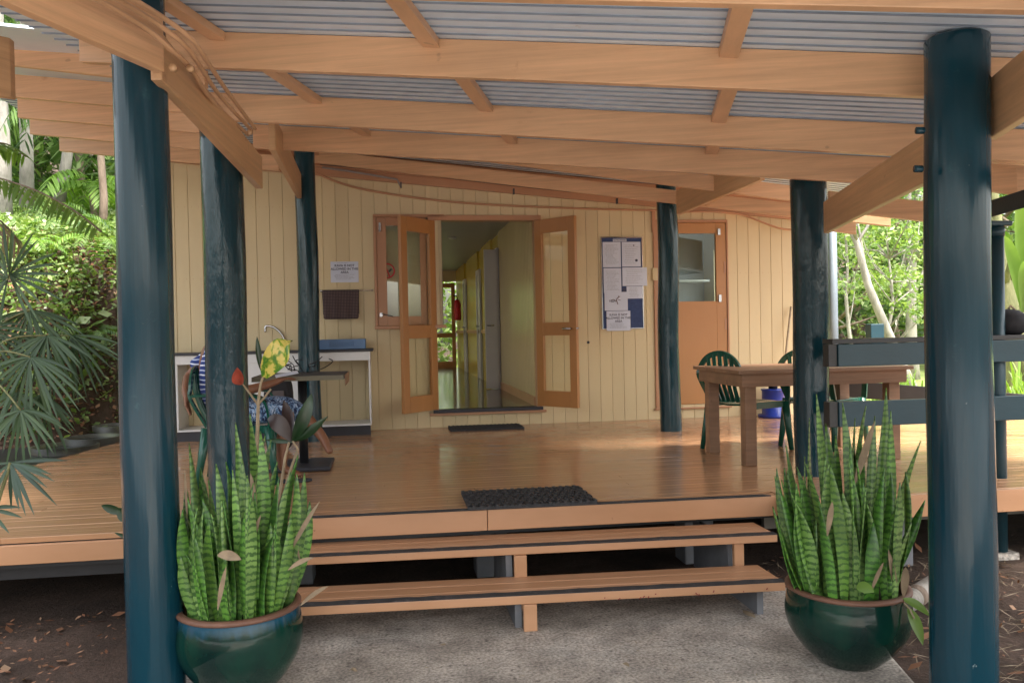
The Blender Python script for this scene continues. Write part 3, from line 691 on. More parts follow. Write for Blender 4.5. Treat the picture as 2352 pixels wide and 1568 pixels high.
f = MB(); f.box(-3.9, -.9, 4.80, 4.84, .26, DZ-.162); f.build('skirt_board', MT['black'], deck)
for x, y in ((.62, 5.3), (2.0, 5.3), (-.6, 5.4), (3.2, 4.95), (4.6, 4.95)):
    MB().box(x-.1, x+.1, y-.1, y+.1, -.02, DZ-.162).build('pier', MT['grey'], deck, bevel=.01)
f = MB(); f.box(2.5, 9.5, 5.3, 5.34, .16, .30); f.build('skirt_board', paint('grey_board', (.22, .20, .17), .8, .2, 4, bstr=.2), deck)

# ------------------------------------------------------------------ steps
st = thing('wooden_steps', 'orange painted open steps with black grip strips below the deck', 'steps', (.8, 4.4, 0))
def tread(xl, xr, yl, yr, w, z, h):
    f = MB()
    for k in range(3):
        a = w*k/3+.002; c = w*(k+1)/3-.002
        f.hexa([(xl, yl+a, z-h), (xr, yr+a, z-h), (xr, yr+c, z-h), (xl, yl+c, z-h), (xl, yl+a, z), (xr, yr+a, z), (xr, yr+c, z), (xl, yl+c, z)])
    t_ = f.build('tread', MT['step'], st, bevel=.004)
    g_ = MB(); n = 60
    for i in range(n):
        u0, u1 = i/n, (i+1)/n; r0 = .006*math.sin(i*1.7)*math.sin(i*.37); r1 = .006*math.sin((i+1)*1.7)*math.sin((i+1)*.37)
        X0, X1 = xl+(xr-xl)*u0, xl+(xr-xl)*u1; Y0, Y1 = yl+(yr-yl)*u0, yl+(yr-yl)*u1
        g_.hexa([(X0, Y0+.001, z+.0005), (X1, Y1+.001, z+.0005), (X1, Y1+.062+r1, z+.0005), (X0, Y0+.062+r0, z+.0005), (X0, Y0+.001, z+.004), (X1, Y1+.001, z+.004), (X1, Y1+.062+r1, z+.004), (X0, Y0+.062+r0, z+.004)])
    g_.build('grip_strip', MT['strip'], t_)
tread(-.92, 2.05, 4.262, 4.10, .34, .185, .045)
tread(-.85, 2.18, 4.585, 4.45, .32, .345, .042)
for x0, x1, y0, y1, z0, z1 in ((.655, .725, 4.17, 4.20, 0, .139), (.66, .73, 4.50, 4.53, 0, .302), (1.93, 1.99, 4.48, 4.51, 0, .302), (-.8, -.74, 4.56, 4.59, 0, .302), (-.8, -.74, 4.27, 4.30, 0, .139)):
    MB().box(x0, x1, y0, y1, z0, z1).build('riser_leg', MT['step'], st, bevel=.004)
tr0 = [c for c in st.children if c.name.startswith('tread')][0]
f = MB(); rnd = random.Random(9)
for X in (1.08, 1.16, 1.27, 1.29, 1.31, 1.35, 1.56, 1.58, 1.66, 1.82, 1.95):
    yy = 4.262+(4.10-4.262)*(X+.92)/2.97-.0015; z = .165-rnd.uniform(0, .02); f.tube([(X, yy, z), (X+rnd.uniform(-.012, .012), yy, z-rnd.uniform(.004, .014))], .0028, 5)
o_ = f.build('red_paint_mark', paint('old_red', (.22, .03, .03), .6, bstr=0), tr0); o_['kind'] = 'stuff'
for x in (.62, 1.92, -.84):
    f = MB(); yb = 5.1; yf = 4.24 if x < 1 else 4.17
    f.add([(x, yf, 0), (x, yb, 0), (x, yb, .30), (x, 4.56, .30), (x, 4.54, .139), (x, yf, .139)] + [(x+.035, yf, 0), (x+.035, yb, 0), (x+.035, yb, .30), (x+.035, 4.56, .30), (x+.035, 4.54, .139), (x+.035, yf, .139)],
          [(0, 1, 2, 3, 4, 5), (11, 10, 9, 8, 7, 6)]+[(i, (i+1) % 6, 6+(i+1) % 6, 6+i) for i in range(6)])
    f.build('stringer', MT['grey'], st)

# ------------------------------------------------------------------ roof of the veranda
ANG = R_(18); EU = Vector((math.cos(ANG), -math.sin(ANG), 0)); EV = Vector((math.sin(ANG), math.cos(ANG), 0))
def rp(u, v, dz=0): return EU*u + EV*v + Vector((0, 0, 2.63-.11*u+dz))
RH, RTK = .175, .045
roof = thing('veranda_roof', 'orange timber framed veranda roof lined with grey corrugated sheet', 'roof', (1, 5.5, 2.6))
def rafter(v, u0, u1, name='rafter'):
    b = MB(); n = 14; pr = []
    for i in range(n+1):
        u = u0+(u1-u0)*i/n; wv = .004*math.sin(u*1.9+v*3)
        pr.append([rp(u, v+wv), rp(u, v+wv+RTK), rp(u, v+wv+RTK, RH), rp(u, v+wv, RH)])
    vs_ = [p for q in pr for p in q]
    fs = [(4*i+k, 4*i+(k+1) % 4, 4*i+4+(k+1) % 4, 4*i+4+k) for i in range(n) for k in range(4)]+[(0, 1, 2, 3), (4*n+3, 4*n+2, 4*n+1, 4*n)]
    b.add(vs_, fs); return b.build(name, MT['beam'], roof, bevel=.004)
VV = [2.80, 3.76, 4.92, 5.80]
UL = [-2.9, -2.80, -2.75, -2.9, -3.1, -3.3]
UR = [3.2, 3.1, 3.1, 2.75, 2.35, 2.15]
for v, a, c in zip(VV, UL, UR): rafter(v, a, c)
rafter(1.5, -2.4, 3.4); rafter(.3, -2.4, 3.4)
for k, us in enumerate([(-2.05, -.98, .36), (-2.03, -.95, .41), (-2.02, -.94, .43)]):
    for u in us:
        b = MB(); va, vb = VV[k]+RTK+.001, VV[k+1]-.001
        b.hexa([rp(u-.04, va, RH-.045), rp(u+.04, va, RH-.045), rp(u+.04, vb, RH-.045), rp(u-.04, vb, RH-.045), rp(u-.04, va, RH-.002), rp(u+.04, va, RH-.002), rp(u+.04, vb, RH-.002), rp(u-.04, vb, RH-.002)])
        b.build('purlin', MT['beam'], roof, bevel=.003)
for u, v0, v1 in ((1.75, VV[1]+RTK+.001, VV[2]-.001), (2.5, VV[0]+RTK, VV[1]-.001), (1.75, VV[2]+RTK+.001, VV[3]-.001), (1.75, VV[0]+RTK, VV[1]-.001)):
    b = MB(); b.hexa([rp(u-.04, v0, RH-.045), rp(u+.04, v0, RH-.045), rp(u+.04, v1, RH-.045), rp(u-.04, v1, RH-.045), rp(u-.04, v0, RH-.002), rp(u+.04, v0, RH-.002), rp(u+.04, v1, RH-.002), rp(u-.04, v1, RH-.002)])
    b.build('purlin', MT['beam'], roof, bevel=.003)
# roof sheet, with rib shade painted in as thin dark strips
def sheet(u0, u1, v0, v1, dz, name='roof_sheet', fn=rp, per=.092):
    b = MB(); prof = []; v = v0
    while v < v1:
        prof += [(v, 0), (v+per*.5, .002)]; v += per
    n = 16; m = len(prof)
    for i in range(n+1):
        u = u0+(u1-u0)*i/n
        for q, h in prof: b.v.append(tuple(fn(u, q, dz+h)))
    for i in range(n):
        for k in range(m-1): a = i*m+k; b.f.append((a, a+1, a+1+m, a+m))
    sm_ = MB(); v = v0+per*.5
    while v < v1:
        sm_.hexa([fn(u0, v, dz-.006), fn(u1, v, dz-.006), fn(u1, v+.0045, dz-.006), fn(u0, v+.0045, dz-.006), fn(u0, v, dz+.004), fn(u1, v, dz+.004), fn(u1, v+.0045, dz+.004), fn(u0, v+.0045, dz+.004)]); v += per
    sh_ = b.build(name, MT['sheet'], roof, fix=False)
    q_ = sm_.build('rib_shade_strips', MT['rib_shade'], roof); q_['kind'] = 'stuff'
    return sh_
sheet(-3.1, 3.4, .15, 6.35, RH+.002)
def up_(u, v, dz): return Vector((u, v, 3.47-.092*(u+.65)+dz))
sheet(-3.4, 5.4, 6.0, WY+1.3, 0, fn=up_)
b = MB(); b.hexa([rp(-3.1, 6.30, RH+.03), rp(3.4, 6.30, RH+.03), rp(3.4, 6.34, RH+.03), rp(-3.1, 6.34, RH+.03), rp(-3.1, 6.30, .65), rp(3.4, 6.30, .65+.05), rp(3.4, 6.34, .65+.05), rp(-3.1, 6.34, .65)])  # unseen board added between the two sheets to keep sunlight out
b.build('added_sun_block', MT['beamdark'], roof)
# posts
MT['navyblk'] = MT['navyblk']
def post(name, base, r0, r1, z0, z1, mat, label, wob=.004, group='round veranda posts', cap=True):
    t_ = MB(); pts = []; rs = []; n = 26
    for i in range(n+1):
        q = i/n; z = z0+(z1-z0)*q
        pts.append((base[0]+wob*math.sin(q*9+base[0]*5), base[1]+wob*math.cos(q*7+base[1]*3), z)); rs.append((r0+(r1-r0)*q)*(1+wob*.8*math.sin(q*23+base[0])))
    if cap: pts[-1] = pts[-1]; pts.append((pts[-1][0], pts[-1][1], z1+.012)); rs.append(rs[-1]*.9)
    t_.tube(pts, rs, 40)
    o_ = t_.build(name, mat, None, smooth=True)
    m_ = o_.modifiers.new('es', 'EDGE_SPLIT'); m_.split_angle = R_(50)
    return tag(o_, label, 'post', group)
L1 = dep(338, 800, 3.5); L1b = (L1.x, L1.y)
post('veranda_post', L1b, .116, .106, -.05, 3.05, MT['post'], 'big teal post nearest on the left, left of the plant pot')
R1 = dep(2203, 800, 3.3); R1b = (R1.x, R1.y)
post('veranda_post', R1b, .125, .118, -.05, 2.66, MT['post'], 'thickest teal post on the right, beside the right hand pot')
L2 = dep(518, 700, 5.0); L2b = (L2.x, L2.y)
post('veranda_post', L2b, .125, .12, .3, 2.80, MT['rpost'], 'second teal post from the left, in front of the seated person')
P5b = (onz(1872, 1095, .5).x+.04, onz(1872, 1095, .5).y+.10)
post('veranda_post', P5b, .118, .122, .3, 2.55, MT['rpost'], 'teal post at the right end of the steps, in front of the wooden table')
p = onz(716, 1012, .5); P3b = (p.x, p.y)
post('veranda_post', P3b, .105, .10, .45, 3.36, MT['rpost'], 'slim teal post beside the sink bench and towel', .007)
p = onz(1535, 992, .5); P4b = (p.x+.06, p.y+.1)
post('veranda_post', P4b, .108, .10, .45, 3.12, MT['rpost'], 'slim dark teal post between the notice board and the orange door', .008)
# beams bolted to the posts
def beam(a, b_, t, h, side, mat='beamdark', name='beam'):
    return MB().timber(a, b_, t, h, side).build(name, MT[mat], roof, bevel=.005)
a = dep(372, 184, 3.36); b_ = dep(604, 434, 5.2)
dirb = (b_-a); sideb = Vector((-dirb.y, dirb.x, 0)).normalized()
bl2 = beam(a, b_, .045, .20, sideb)
a1 = dep(372, 183, 3.33); a1.z = 2.62; a0 = onz(0, -2, 2.62); 
a0 = a1 + (a0-a1)*1.8
bl1 = beam(a0, a1+(a1-a0).normalized()*.02, .045, .22, Vector((-(a1-a0).y, (a1-a0).x, 0)), 'beam')
# conduits fixed along the left beams
tp = [onz(470, -30, 2.84), onz(560/1.0, -60, 2.84)]
def poly3(P, k=6):
    out = []
    for i in range(len(P)-1):
        for j in range(k):
            t = j/k; p0 = P[max(i-1, 0)]; p1 = P[i]; p2 = P[i+1]; p3 = P[min(i+2, len(P)-1)]
            out.append(.5*((2*p1)+(p2-p0)*t+(2*p0-5*p1+4*p2-p3)*t*t+(3*p1-p0-3*p2+p3)*t**3))
    return out+[P[-1]]
for k, px in enumerate(([(205, -10, 2.75), (330, 62, 3.1), (400, 120, 3.3), (440, 160, 3.55), (490, 235, 4.1), (570, 310, 4.95)],
                        [(255, -10, 2.75), (350, 48, 3.1), (420, 100, 3.3), (458, 150, 3.55), (505, 220, 4.1), (578, 300, 4.95)],
                        [(290, -10, 2.75), (370, 38, 3.1), (440, 90, 3.3), (478, 145, 3.55), (522, 210, 4.1), (586, 296, 4.95)])):
    P = [dep(x, y, D) for x, y, D in px]; MB().tube(poly3([Vector(q) for q in P]), .0105, 8).build('conduit', MT['galv'], roof, smooth=True)
for x, y, D in ((400, 158, 3.33), (440, 160, 3.45), (575, 305, 4.9), (578, 352, 5.0)):
    p = dep(x, y, D); MB().tube([p, p-FW*.02], .016, 8).build('bolt', MT['beamdark'], roof, smooth=True)
# beam L2 -> P3
a = dep(618, 362, 5.6); b_ = Vector((P3b[0]-.12, P3b[1]-.1, 0)); b_ = dep(682, 452, 8.0); b_.z = 2.86; a.z = 2.80
beam(a, b_, .045, .24, (1, 0, 0))
for (xa, ya, xb, yb, Da, Db, h) in ((620, 306, 1835, 464, 8.3, 6.9, .13), (700, 371, 1830, 499, 8.7, 7.9, .13)):
    beam(dep(xa, ya, Da), dep(xb, yb, Db), .045, h, EV, 'beam', 'rafter')
# beams on the right
a = dep(2126, 406, 3.42); b_ = dep(1892, 543, 5.3); a.z = b_.z = (a.z+b_.z)/2
beam(a, b_, .045, .20, (1, .3, 0)); 
p = dep(2112, 250, 3.35)
for x, y in ((2122, 300), (2118, 388)):
    q = dep(x, y, 3.22); MB().tube([q, q-RT*.03], .014, 8).build('bolt', MT['post'], roof, smooth=True)
a = dep(2268, 318, 3.30); b_ = dep(2400, 240, 2.75); zz = (a.z+b_.z)/2; a.z = b_.z = zz; b_ = b_+(b_-a)*1.0
beam(a, b_, .045, .235, (1, .2, 0))
a = dep(1745, 410, 6.2); b_ = dep(1554, 496, 8.05); a.z = b_.z = (a.z+b_.z)/2
beam(a, b_, .045, .235, (1, .1, 0))
# the left wing: rafters seen beyond the first post, and their sheet
for (xa, ya, xb, yb, D, h) in ((10, 148, 470, 200, 5.0, .15), (20, 222, 470, 262, 5.6, .155), (40, 270, 470, 306, 6.3, .15), (68, 308, 500, 348, 7.0, .14), (136, 347, 640, 392, 7.9, .14)):
    a = dep(xa, ya, D); b_ = dep(xb, yb, D-.25); beam(a, b_, .045, h*1.0, EV, 'beam', 'rafter')
b = MB(); P = [dep(-700, 0, 4.3), dep(420, 116, 4.3), dep(560, 300, 8.1), dep(-60, 232, 8.1)]
for q in P: pass
b.add([p+Vector((0, 0, .03)) for p in P]+[p+Vector((0, 0, .045)) for p in P], [(0, 1, 2, 3), (7, 6, 5, 4), (0, 4, 5, 1), (1, 5, 6, 2), (2, 6, 7, 3), (3, 7, 4, 0)])
b.build('roof_sheet', MT['sheet'], roof)
a = dep(-60, 212, 3.6); b_ = dep(26, 224, 3.75); beam(a, b_, .05, .27, (0, 1, 0))
a = dep(187, 148, 3.9); 
# rafters beyond the right-hand beam
for (xa, ya, xb, yb, D, h) in ((1905, 483, 2160, 512, 5.9, .14), (1905, 505, 2046, 520, 6.6, .14), (1905, 530, 1967, 538, 7.4, .13), (2255, 436, 2338, 447, 5.0, .16), (2255, 372, 2500, 385, 4.6, .16)):
    a = dep(xa, ya, D); b_ = dep(xb, yb, D-.1); beam(a, b_, .045, h, EV, 'beam', 'rafter')
gt = MB(); a = dep(2255, 505, 5.0); b_ = dep(2430, 455, 4.2); gt.timber(a-(b_-a)*.15, b_+(b_-a)*2.5, .10, .10, EV)
gt.build('gutter', MT['rail'], roof, bevel=.01)

# thin metal post with bracket
mp_ = thing('metal_post', 'thin green metal pipe post with a bracket, right of the thick post', 'post')
p = onz(2296, 1268, 0); 
mp_.location = (p.x, p.y, 0); OFF[mp_.name] = Vector((p.x, p.y, 0))
tb = MB().tube([(p.x, p.y, -.03), (p.x, p.y, 2.17)], .049, 24); tb.build('pipe', MT['rail'], mp_, smooth=True)
MB().tube([(p.x, p.y, 2.10), (p.x, p.y, 2.16)], .054, 24).build('collar', MT['rail'], mp_, smooth=True)
MB().box(p.x-.07, p.x+.09, p.y-.05, p.y+.05, 2.165, 2.20).build('bracket', MT['rail'], mp_, bevel=.01)
MB().box(p.x-.08, p.x+.08, p.y-.08, p.y+.08, -.03, .012).build('footing', MT['concrete'], mp_)
# pale post further away
p = dep(1915, 770, 10.5); q = MB().tube([(p.x, p.y, 0), (p.x, p.y, 3.3)], .055, 20).build('grey_post', paint('pale_grey_post', (.13, .16, .19), .5, .1, bstr=.1), smooth=True)
tag(q, 'pale grey post beyond the railing, just right of the table post', 'post')
q = MB().box(p.x-.05, p.x+.12, p.y-.9, p.y-.78, .9, 1.53).build('fence_post', MT['rail'], bevel=.01); tag(q, 'short square green post behind the railing top', 'post')

# ------------------------------------------------------------------ railing
rl = thing('deck_railing', 'green board railing with black cap running past the thick right post', 'railing', (4, 4.75, DZ))
Yr = 4.86
def railz(px, py): return ony(px, py, Yr)
a = railz(1912, 787); c = railz(1925, 787)
zt = railz(2100, 786).z; zb = railz(2100, 837).z; xr0 = c.x
MB().box(xr0, 9, Yr, Yr+.04, zb, zt).build('rail_board', MT['rail'], rl, bevel=.004)
z2t = railz(2100, 917).z; z2b = railz(2100, 974).z
MB().box(xr0, 9, Yr, Yr+.04, z2b, z2t).build('rail_board', MT['rail'], rl, bevel=.004)
MB().box(xr0-.04, 9, Yr-.002, Yr+.12, zt+.002, zt+.032).build('cap_rail', MT['raildark'], rl, bevel=.003)
MB().box(xr0-.06, xr0-.002, Yr+.01, Yr+.08, zb, zt).build('end_block', MT['raildark'], rl, bevel=.003); MB().box(xr0-.06, xr0-.002, Yr+.01, Yr+.08, z2b, z2t).build('end_block', MT['raildark'], rl, bevel=.003)
for X in (5.2, 7.0): MB().box(X, X+.09, Yr+.041, Yr+.13, DZ, zt).build('rail_post', MT['rail'], rl, bevel=.003)
# ramp rails behind
rr = thing('ramp_handrail', 'dark sloping board rail behind the wooden table, seen between its legs', 'railing', (4.5, 7.4, DZ))
a = ony(1890, 905, 7.6); c = ony(2400, 985, 7.0)
a = ony(1905, 908, 7.6); c = ony(2352, 946, 6.6)
MB().timber(a, a+(c-a)*1.6, .04, .16, (0, 1, 0)).build('rail_board', MT['raildark'], rr, bevel=.004)
for t in (.05, .8, 1.5):
    q = a+(c-a)*t; MB().box(q.x-.045, q.x+.045, q.y+.041, q.y+.13, DZ, q.z+.15).build('rail_post', MT['raildark'], rr, bevel=.003)
# pale ledge/board seen under railing
# bag on the rail
p = railz(2345, 750)
bg_ = MB(); bp = []
prof = [(0, 0), (.07, .0), (.115, .03), (.13, .08), (.11, .13), (.06, .165), (0, .175)]
bg_.lathe(prof, (p.x+.04, Yr+.16, zt+.03), 28)
o_ = bg_.build('round_bag', MT['bag'], None, smooth=True)
tag(o_, 'rounded black bag on the railing cap at the right edge', 'bag')
MB().tube([(p.x+.04, Yr+.16, zt+.20), (p.x+.06, Yr+.16, zt+.225), (p.x+.09, Yr+.16, zt+.20)], .008, 8).build('handle', MT['stem'], o_, smooth=True)

# ------------------------------------------------------------------ wooden table
tb = thing('wooden_table', 'heavy brown timber table at the right of the deck', 'table', (3.2, 6.15, DZ))
TX0, TX1, TY0, TY1, TZ = 2.53, 3.93, 5.74, 6.66, 1.215
f = MB()
for k in range(6):
    y0 = TY0+(TY1-TY0)*k/6; f.box(TX0, TX1, y0+.001, y0+(TY1-TY0)/6-.001, TZ-.028, TZ)
f.build('tabletop', MT['table'], tb, bevel=.003)
f = MB(); f.box(TX0+.04, TX1-.04, TY0+.03, TY0+.06, TZ-.125, TZ-.029); f.box(TX0+.04, TX1-.04, TY1-.06, TY1-.03, TZ-.125, TZ-.029); f.box(TX0+.04, TX0+.07, TY0+.061, TY1-.061, TZ-.125, TZ-.029); f.box(TX1-.07, TX1-.04, TY0+.061, TY1-.061, TZ-.125, TZ-.029)
f.build('apron', MT['table'], tb, bevel=.002)
for x in (TX0+.075, TX1-.165):
    for y in (TY0+.065, TY1-.155): MB().box(x, x+.09, y, y+.09, DZ, TZ-.03).build('leg', MT['table'], tb, bevel=.005)

# ------------------------------------------------------------------ green plastic chairs
def arc(pts, k=6): return poly3([Vector(p) for p in pts], k)
def make_chair(label, loc, rz, group='green plastic chairs'):
    t_ = thing('plastic_chair', label, 'chair', loc, rz, group); OFF[t_.name] = Vector((0, 0, 0))
    # local: chair faces +Y, origin on the floor at centre
    f = MB(); n = 10; rows = []
    for i in range(n+1):
        y = .24-.46*i/n; z = .42-.02*math.sin(math.pi*i/n)-.012*i/n; w = .225-.02*i/n
        if i == 0: z -= .012
        rows.append([(x*w, y, z-.012*(1-abs(x))) for x in (-1, -.6, 0, .6, 1)])
    vs_ = [p for r in rows for p in r]+[(p[0], p[1], p[2]-.014) for r in rows for p in r]; m = 5; N = (n+1)*m
    fs = [(i*m+k, i*m+k+1, i*m+m+k+1, i*m+m+k) for i in range(n) for k in range(4)]+[(N+i*m+m+k, N+i*m+m+k+1, N+i*m+k+1, N+i*m+k) for i in range(n) for k in range(4)]
    fs += [(k, N+k, N+k+1, k+1) for k in range(4)]+[(n*m+k+1, N+n*m+k+1, N+n*m+k, n*m+k) for k in range(4)]+[(i*m+m, N+i*m+m, N+i*m, i*m) for i in range(n)]+[(i*m+4, N+i*m+4, N+i*m+m+4, i*m+m+4) for i in range(n)]
    f.add(vs_, fs)
    f.box(-.205, .205, .20, .235, .36, .405); f.box(-.235, -.215, -.2, .2, .36, .415); f.box(.215, .235, -.2, .2, .36, .415)
    f.build('seat', MT['plastic'], t_, bevel=.004)
    bk = MB(); top = []
    for i in range(13):
        a = math.pi*i/12; top.append((.24*math.cos(a), -.30-.0*math.sin(a), .62+.20*math.sin(a)))
    side = [(.215, -.20, .42)]+top+[(-.215, -.20, .42)]
    bk.strip(side, Vector((0, .15, -1)), [.022]*len(side)); 
    pts = arc(side, 3); bk2 = MB()
    for j in range(len(pts)-1):
        bk2.bar(pts[j], pts[j+1]+(pts[j+1]-pts[j])*.1, .045, .016, up=(0, 1, .2))
    for x in (-.13, -.065, 0, .065, .13):
        zt_ = .62+.20*math.sqrt(max(0, 1-(x/.24)**2))
        bk2.tube([(x*.8, -.20, .42), (x*.9, -.25, .54), (x, -.285, .66), (x, -.30, zt_)], [.018, .016, .016, .018], 8)
    bk2.build('backrest', MT['plastic'], t_)
    for s in (-1, 1):
        ar = MB(); pts = arc([(s*.24, -.29, .64), (s*.275, -.10, .645), (s*.275, .12, .63), (s*.265, .20, .58), (s*.245, .225, .42)], 4)
        for j in range(len(pts)-1): ar.bar(pts[j], pts[j+1]+(pts[j+1]-pts[j])*.15, .045, .016, up=(s*.2, .1 if j > 12 else 0, 1) if j < 12 else (0, 1, 0))
        ar.build('armrest', MT['plastic'], t_)
        for sy, yb, yt in ((1, .26, .215), (-1, -.27, -.20)):
            lg = MB(); lg.tube([(s*.225, yt, .41), (s*.238, (yb+yt)/2, .2), (s*.25, yb, 0)], [.036, .028, .02], 10); lg.build('leg', MT['plastic'], t_, smooth=True)
    return t_
ch = make_chair('green plastic chair behind the near end of the wooden table', (2.98, 6.62, DZ), R_(-68))
dup(ch, (3.68, 6.62, DZ), R_(-60), 'green plastic chair half hidden by the post at the table middle')
chp = make_chair('green plastic chair the person sits on, behind the second post', (-1.07, 6.22, DZ), R_(-88))
# blue pedal bin
p = onz(1775, 960, DZ); bx, by = 4.30, 8.83
bn = thing('blue_bin', 'blue bucket bin with black pump lid against the wall, behind the table', 'bin', (bx, by, DZ))
MB().lathe([(0, 0), (.165, 0), (.17, .03), (.125, .035), (.125, .30), (.135, .305), (.135, .32), (0, .32)], (bx, by, DZ), 32).build('bucket', MT['bluep'], bn, smooth=True)
MB().lathe([(0, .321), (.05, .321), (.05, .35), (.085, .36), (.085, .38), (0, .39)], (bx, by, DZ), 24).build('lid', MT['black'], bn, smooth=True)
# broom handle leaning
p0 = ony(1793, 900, 8.9); p1 = ony(1826, 760, 9.0)
q = MB().tube([Vector((4.35, 8.80, DZ)), Vector((4.62, 9.0, 1.75))], .012, 10).build('broom_handle', MT['stem'], smooth=True); tag(q, 'wooden broom handle leaning on the wall right of the orange door', 'broom')

# ------------------------------------------------------------------ doormats
def ribmat(name, x0, x1, y0, y1, h, label, n=34, skew=0):
    f = MB(); f.box(x0, x1, y0, y1, DZ+.003, DZ+.003+h*.5)
    for i in range(n):
        xa = x0+(x1-x0)*i/n
        for j in range(8):
            ya = y0+(y1-y0)*j/8
            zz = h*(.75+.25*((i+j) % 2)); f.box(xa+.001, xa+(x1-x0)/n-.002, ya+.001, ya+(y1-y0)/8-.002, DZ+.003+h*.5, DZ+.003+zz)
    o_ = f.build(name, MT['mat']); return tag(o_, label, 'mat')
m1 = ribmat('door_mat', .44, 1.215, 4.80, 5.30, .022, 'wide black woven mat at the deck edge above the steps')
m2 = ribmat('door_mat', .62, 1.40, 8.60, 9.0, .02, 'narrow black mat on the deck under the open double doors')

# ------------------------------------------------------------------ sink bench
sb = thing('sink_bench', 'white framed outdoor sink bench with black top against the cream wall', 'bench', (-1.25, 8.85, DZ))
SX0, SX1, SY = -2.34, -.19, 8.62
MB().box(SX0-.02, SX1+.03, SY-.02, WY-.01, 1.36, 1.385).build('worktop', MT['navyblk'], sb, bevel=.004)
f = MB(); f.box(SX0, SX1, SY, SY+.02, 1.27, 1.359); f.box(SX1-.018, SX1, SY+.021, WY-.012, .62, 1.359); f.box(SX1-.016, SX1-.0, SY-.002, SY+.019, .62, 1.269)
f.box(SX0, SX0+.018, SY+.021, WY-.012, .62, 1.359)
f.box(-2.10, -2.08, SY, WY-.012, .62, 1.269); f.box(-1.45, -.88, SY+.002, SY+.02, .62, 1.269); f.box(SX0, -2.101, SY, WY-.012, 1.05, 1.068)
f.build('frame', MT['white'], sb, bevel=.002)
MB().box(SX0, SX1, SY, WY-.012, .60, .618).build('bottom_shelf', MT['white'], sb)
MB().box(SX0+.02, SX1-.01, SY+.03, SY+.06, DZ, .598).build('kickboard', MT['navyblk'], sb)
tp_ = thing('swan_neck_tap', 'curved chrome swan neck tap over the sink bench, left of the slim post', 'tap', (-1.0, 8.8, 1.385))
P = [dep(655, 795, 8.75), dep(653, 780, 8.75), dep(645, 765, 8.75), dep(630, 752, 8.75), dep(614, 748, 8.75), dep(609, 753, 8.75), dep(609, 762, 8.75)]
P[0].z = 1.386
MB().tube(arc(P, 4), .011, 10).build('spout', MT['metal'], tp_, smooth=True)
MB().lathe([(0, 0), (.03, 0), (.028, .02), (.012, .03), (0, .03)], (P[0].x, P[0].y, 1.386), 16).build('base', MT['metal'], tp_, smooth=True)
tp2 = thing('sink_tap', 'small dark bent tap over the left end of the sink bench', 'tap', (-1.95, 8.8, 1.385))
P = [dep(469, 806, 8.75), dep(460, 803, 8.75), dep(456, 796, 8.75), dep(459, 790, 8.75), dep(470, 789, 8.75)]; P[0].z = 1.386
MB().tube(arc(P, 4), .007, 8).build('spout', MT['dark'], tp2, smooth=True)
# blue dish rack
X0, Z0 = wz(736, 796); X1, Z1 = wz(842, 774)
rk = thing('dish_rack', 'blue plastic slotted dish rack on the sink bench top', 'rack', (-.5, 8.8, 1.386))
f = MB(); f.box(-.70, -.235, 8.66, 8.668, 1.39, 1.412); f.box(-.70, -.235, 8.66, 8.668, 1.468, 1.488)
for i in range(24):
    xa = -.70+.465*i/24; f.box(xa, xa+(.012 if 4 < i < 18 else .0195), 8.66, 8.668, 1.412, 1.468)
f.box(-.70, -.69, 8.669, 8.96, 1.39, 1.488); f.box(-.245, -.235, 8.669, 8.96, 1.39, 1.488); f.box(-.70, -.235, 8.961, 8.97, 1.39, 1.488); f.box(-.70, -.235, 8.668, 8.96, 1.387, 1.392)
f.build('basket', MT['rack'], rk)
# ------------------------------------------------------------------ towel rail and towel
xr_ = (wz(740, 668)[0]-.02, wz(856, 667)[0]); zr = wz(800, 668)[1]
tr = thing('towel_rail', 'thin chrome towel rail on the wall left of the window', 'rail', ((xr_[0]+xr_[1])/2, WY, zr))
MB().tube([(xr_[0], WY-.055, zr), (xr_[1], WY-.055, zr)], .007, 10).build('bar', MT['metal'], tr, smooth=True)
for X in (xr_[0]+.01, xr_[1]-.005): MB().tube([(X, WY-.001, zr), (X, WY-.055, zr)], .011, 10).build('bracket', MT['metal'], tr, smooth=True)
f = MB(); xa, xb = wz(741, 690)[0], wz(826, 690)[0]; zlo = wz(780, 733)[1]; rows = 14; cols = 24
for j in range(rows+1):
    for i in range(cols+1):
        x = xa+(xb-xa)*i/cols; q = j/rows
        if j == rows: z = zlo + (.012 if i in (0, cols) else 0)
        else: z = zr+.008-(zr-zlo)*q
        x += .012*q*(1-2*i/cols)
        f.v.append((x, WY-.064-.005*math.sin(i*.9)*q-(.004 if j else -.006), z))
for j in range(rows):
    for i in range(cols): a = j*(cols+1)+i; f.f.append((a, a+1, a+cols+2, a+cols+1))
n0 = len(f.v)
for j in range(7):
    for i in range(cols+1):
        x = xa+.005+(xb-xa-.01)*i/cols; f.v.append((x, WY-.052+(.01 if j else 0), zr+.008-(zr-zlo)*.85*j/6))
for j in range(6):
    for i in range(cols): a = n0+j*(cols+1)+i; f.f.append((a, a+1, a+cols+2, a+cols+1))
tw = f.build('towel', MT['check'], smooth=True); tag(tw, 'dark brown checked hand towel hanging on the chrome rail', 'towel')
m_ = tw.modifiers.new('sol', 'SOLIDIFY'); m_.thickness = .004
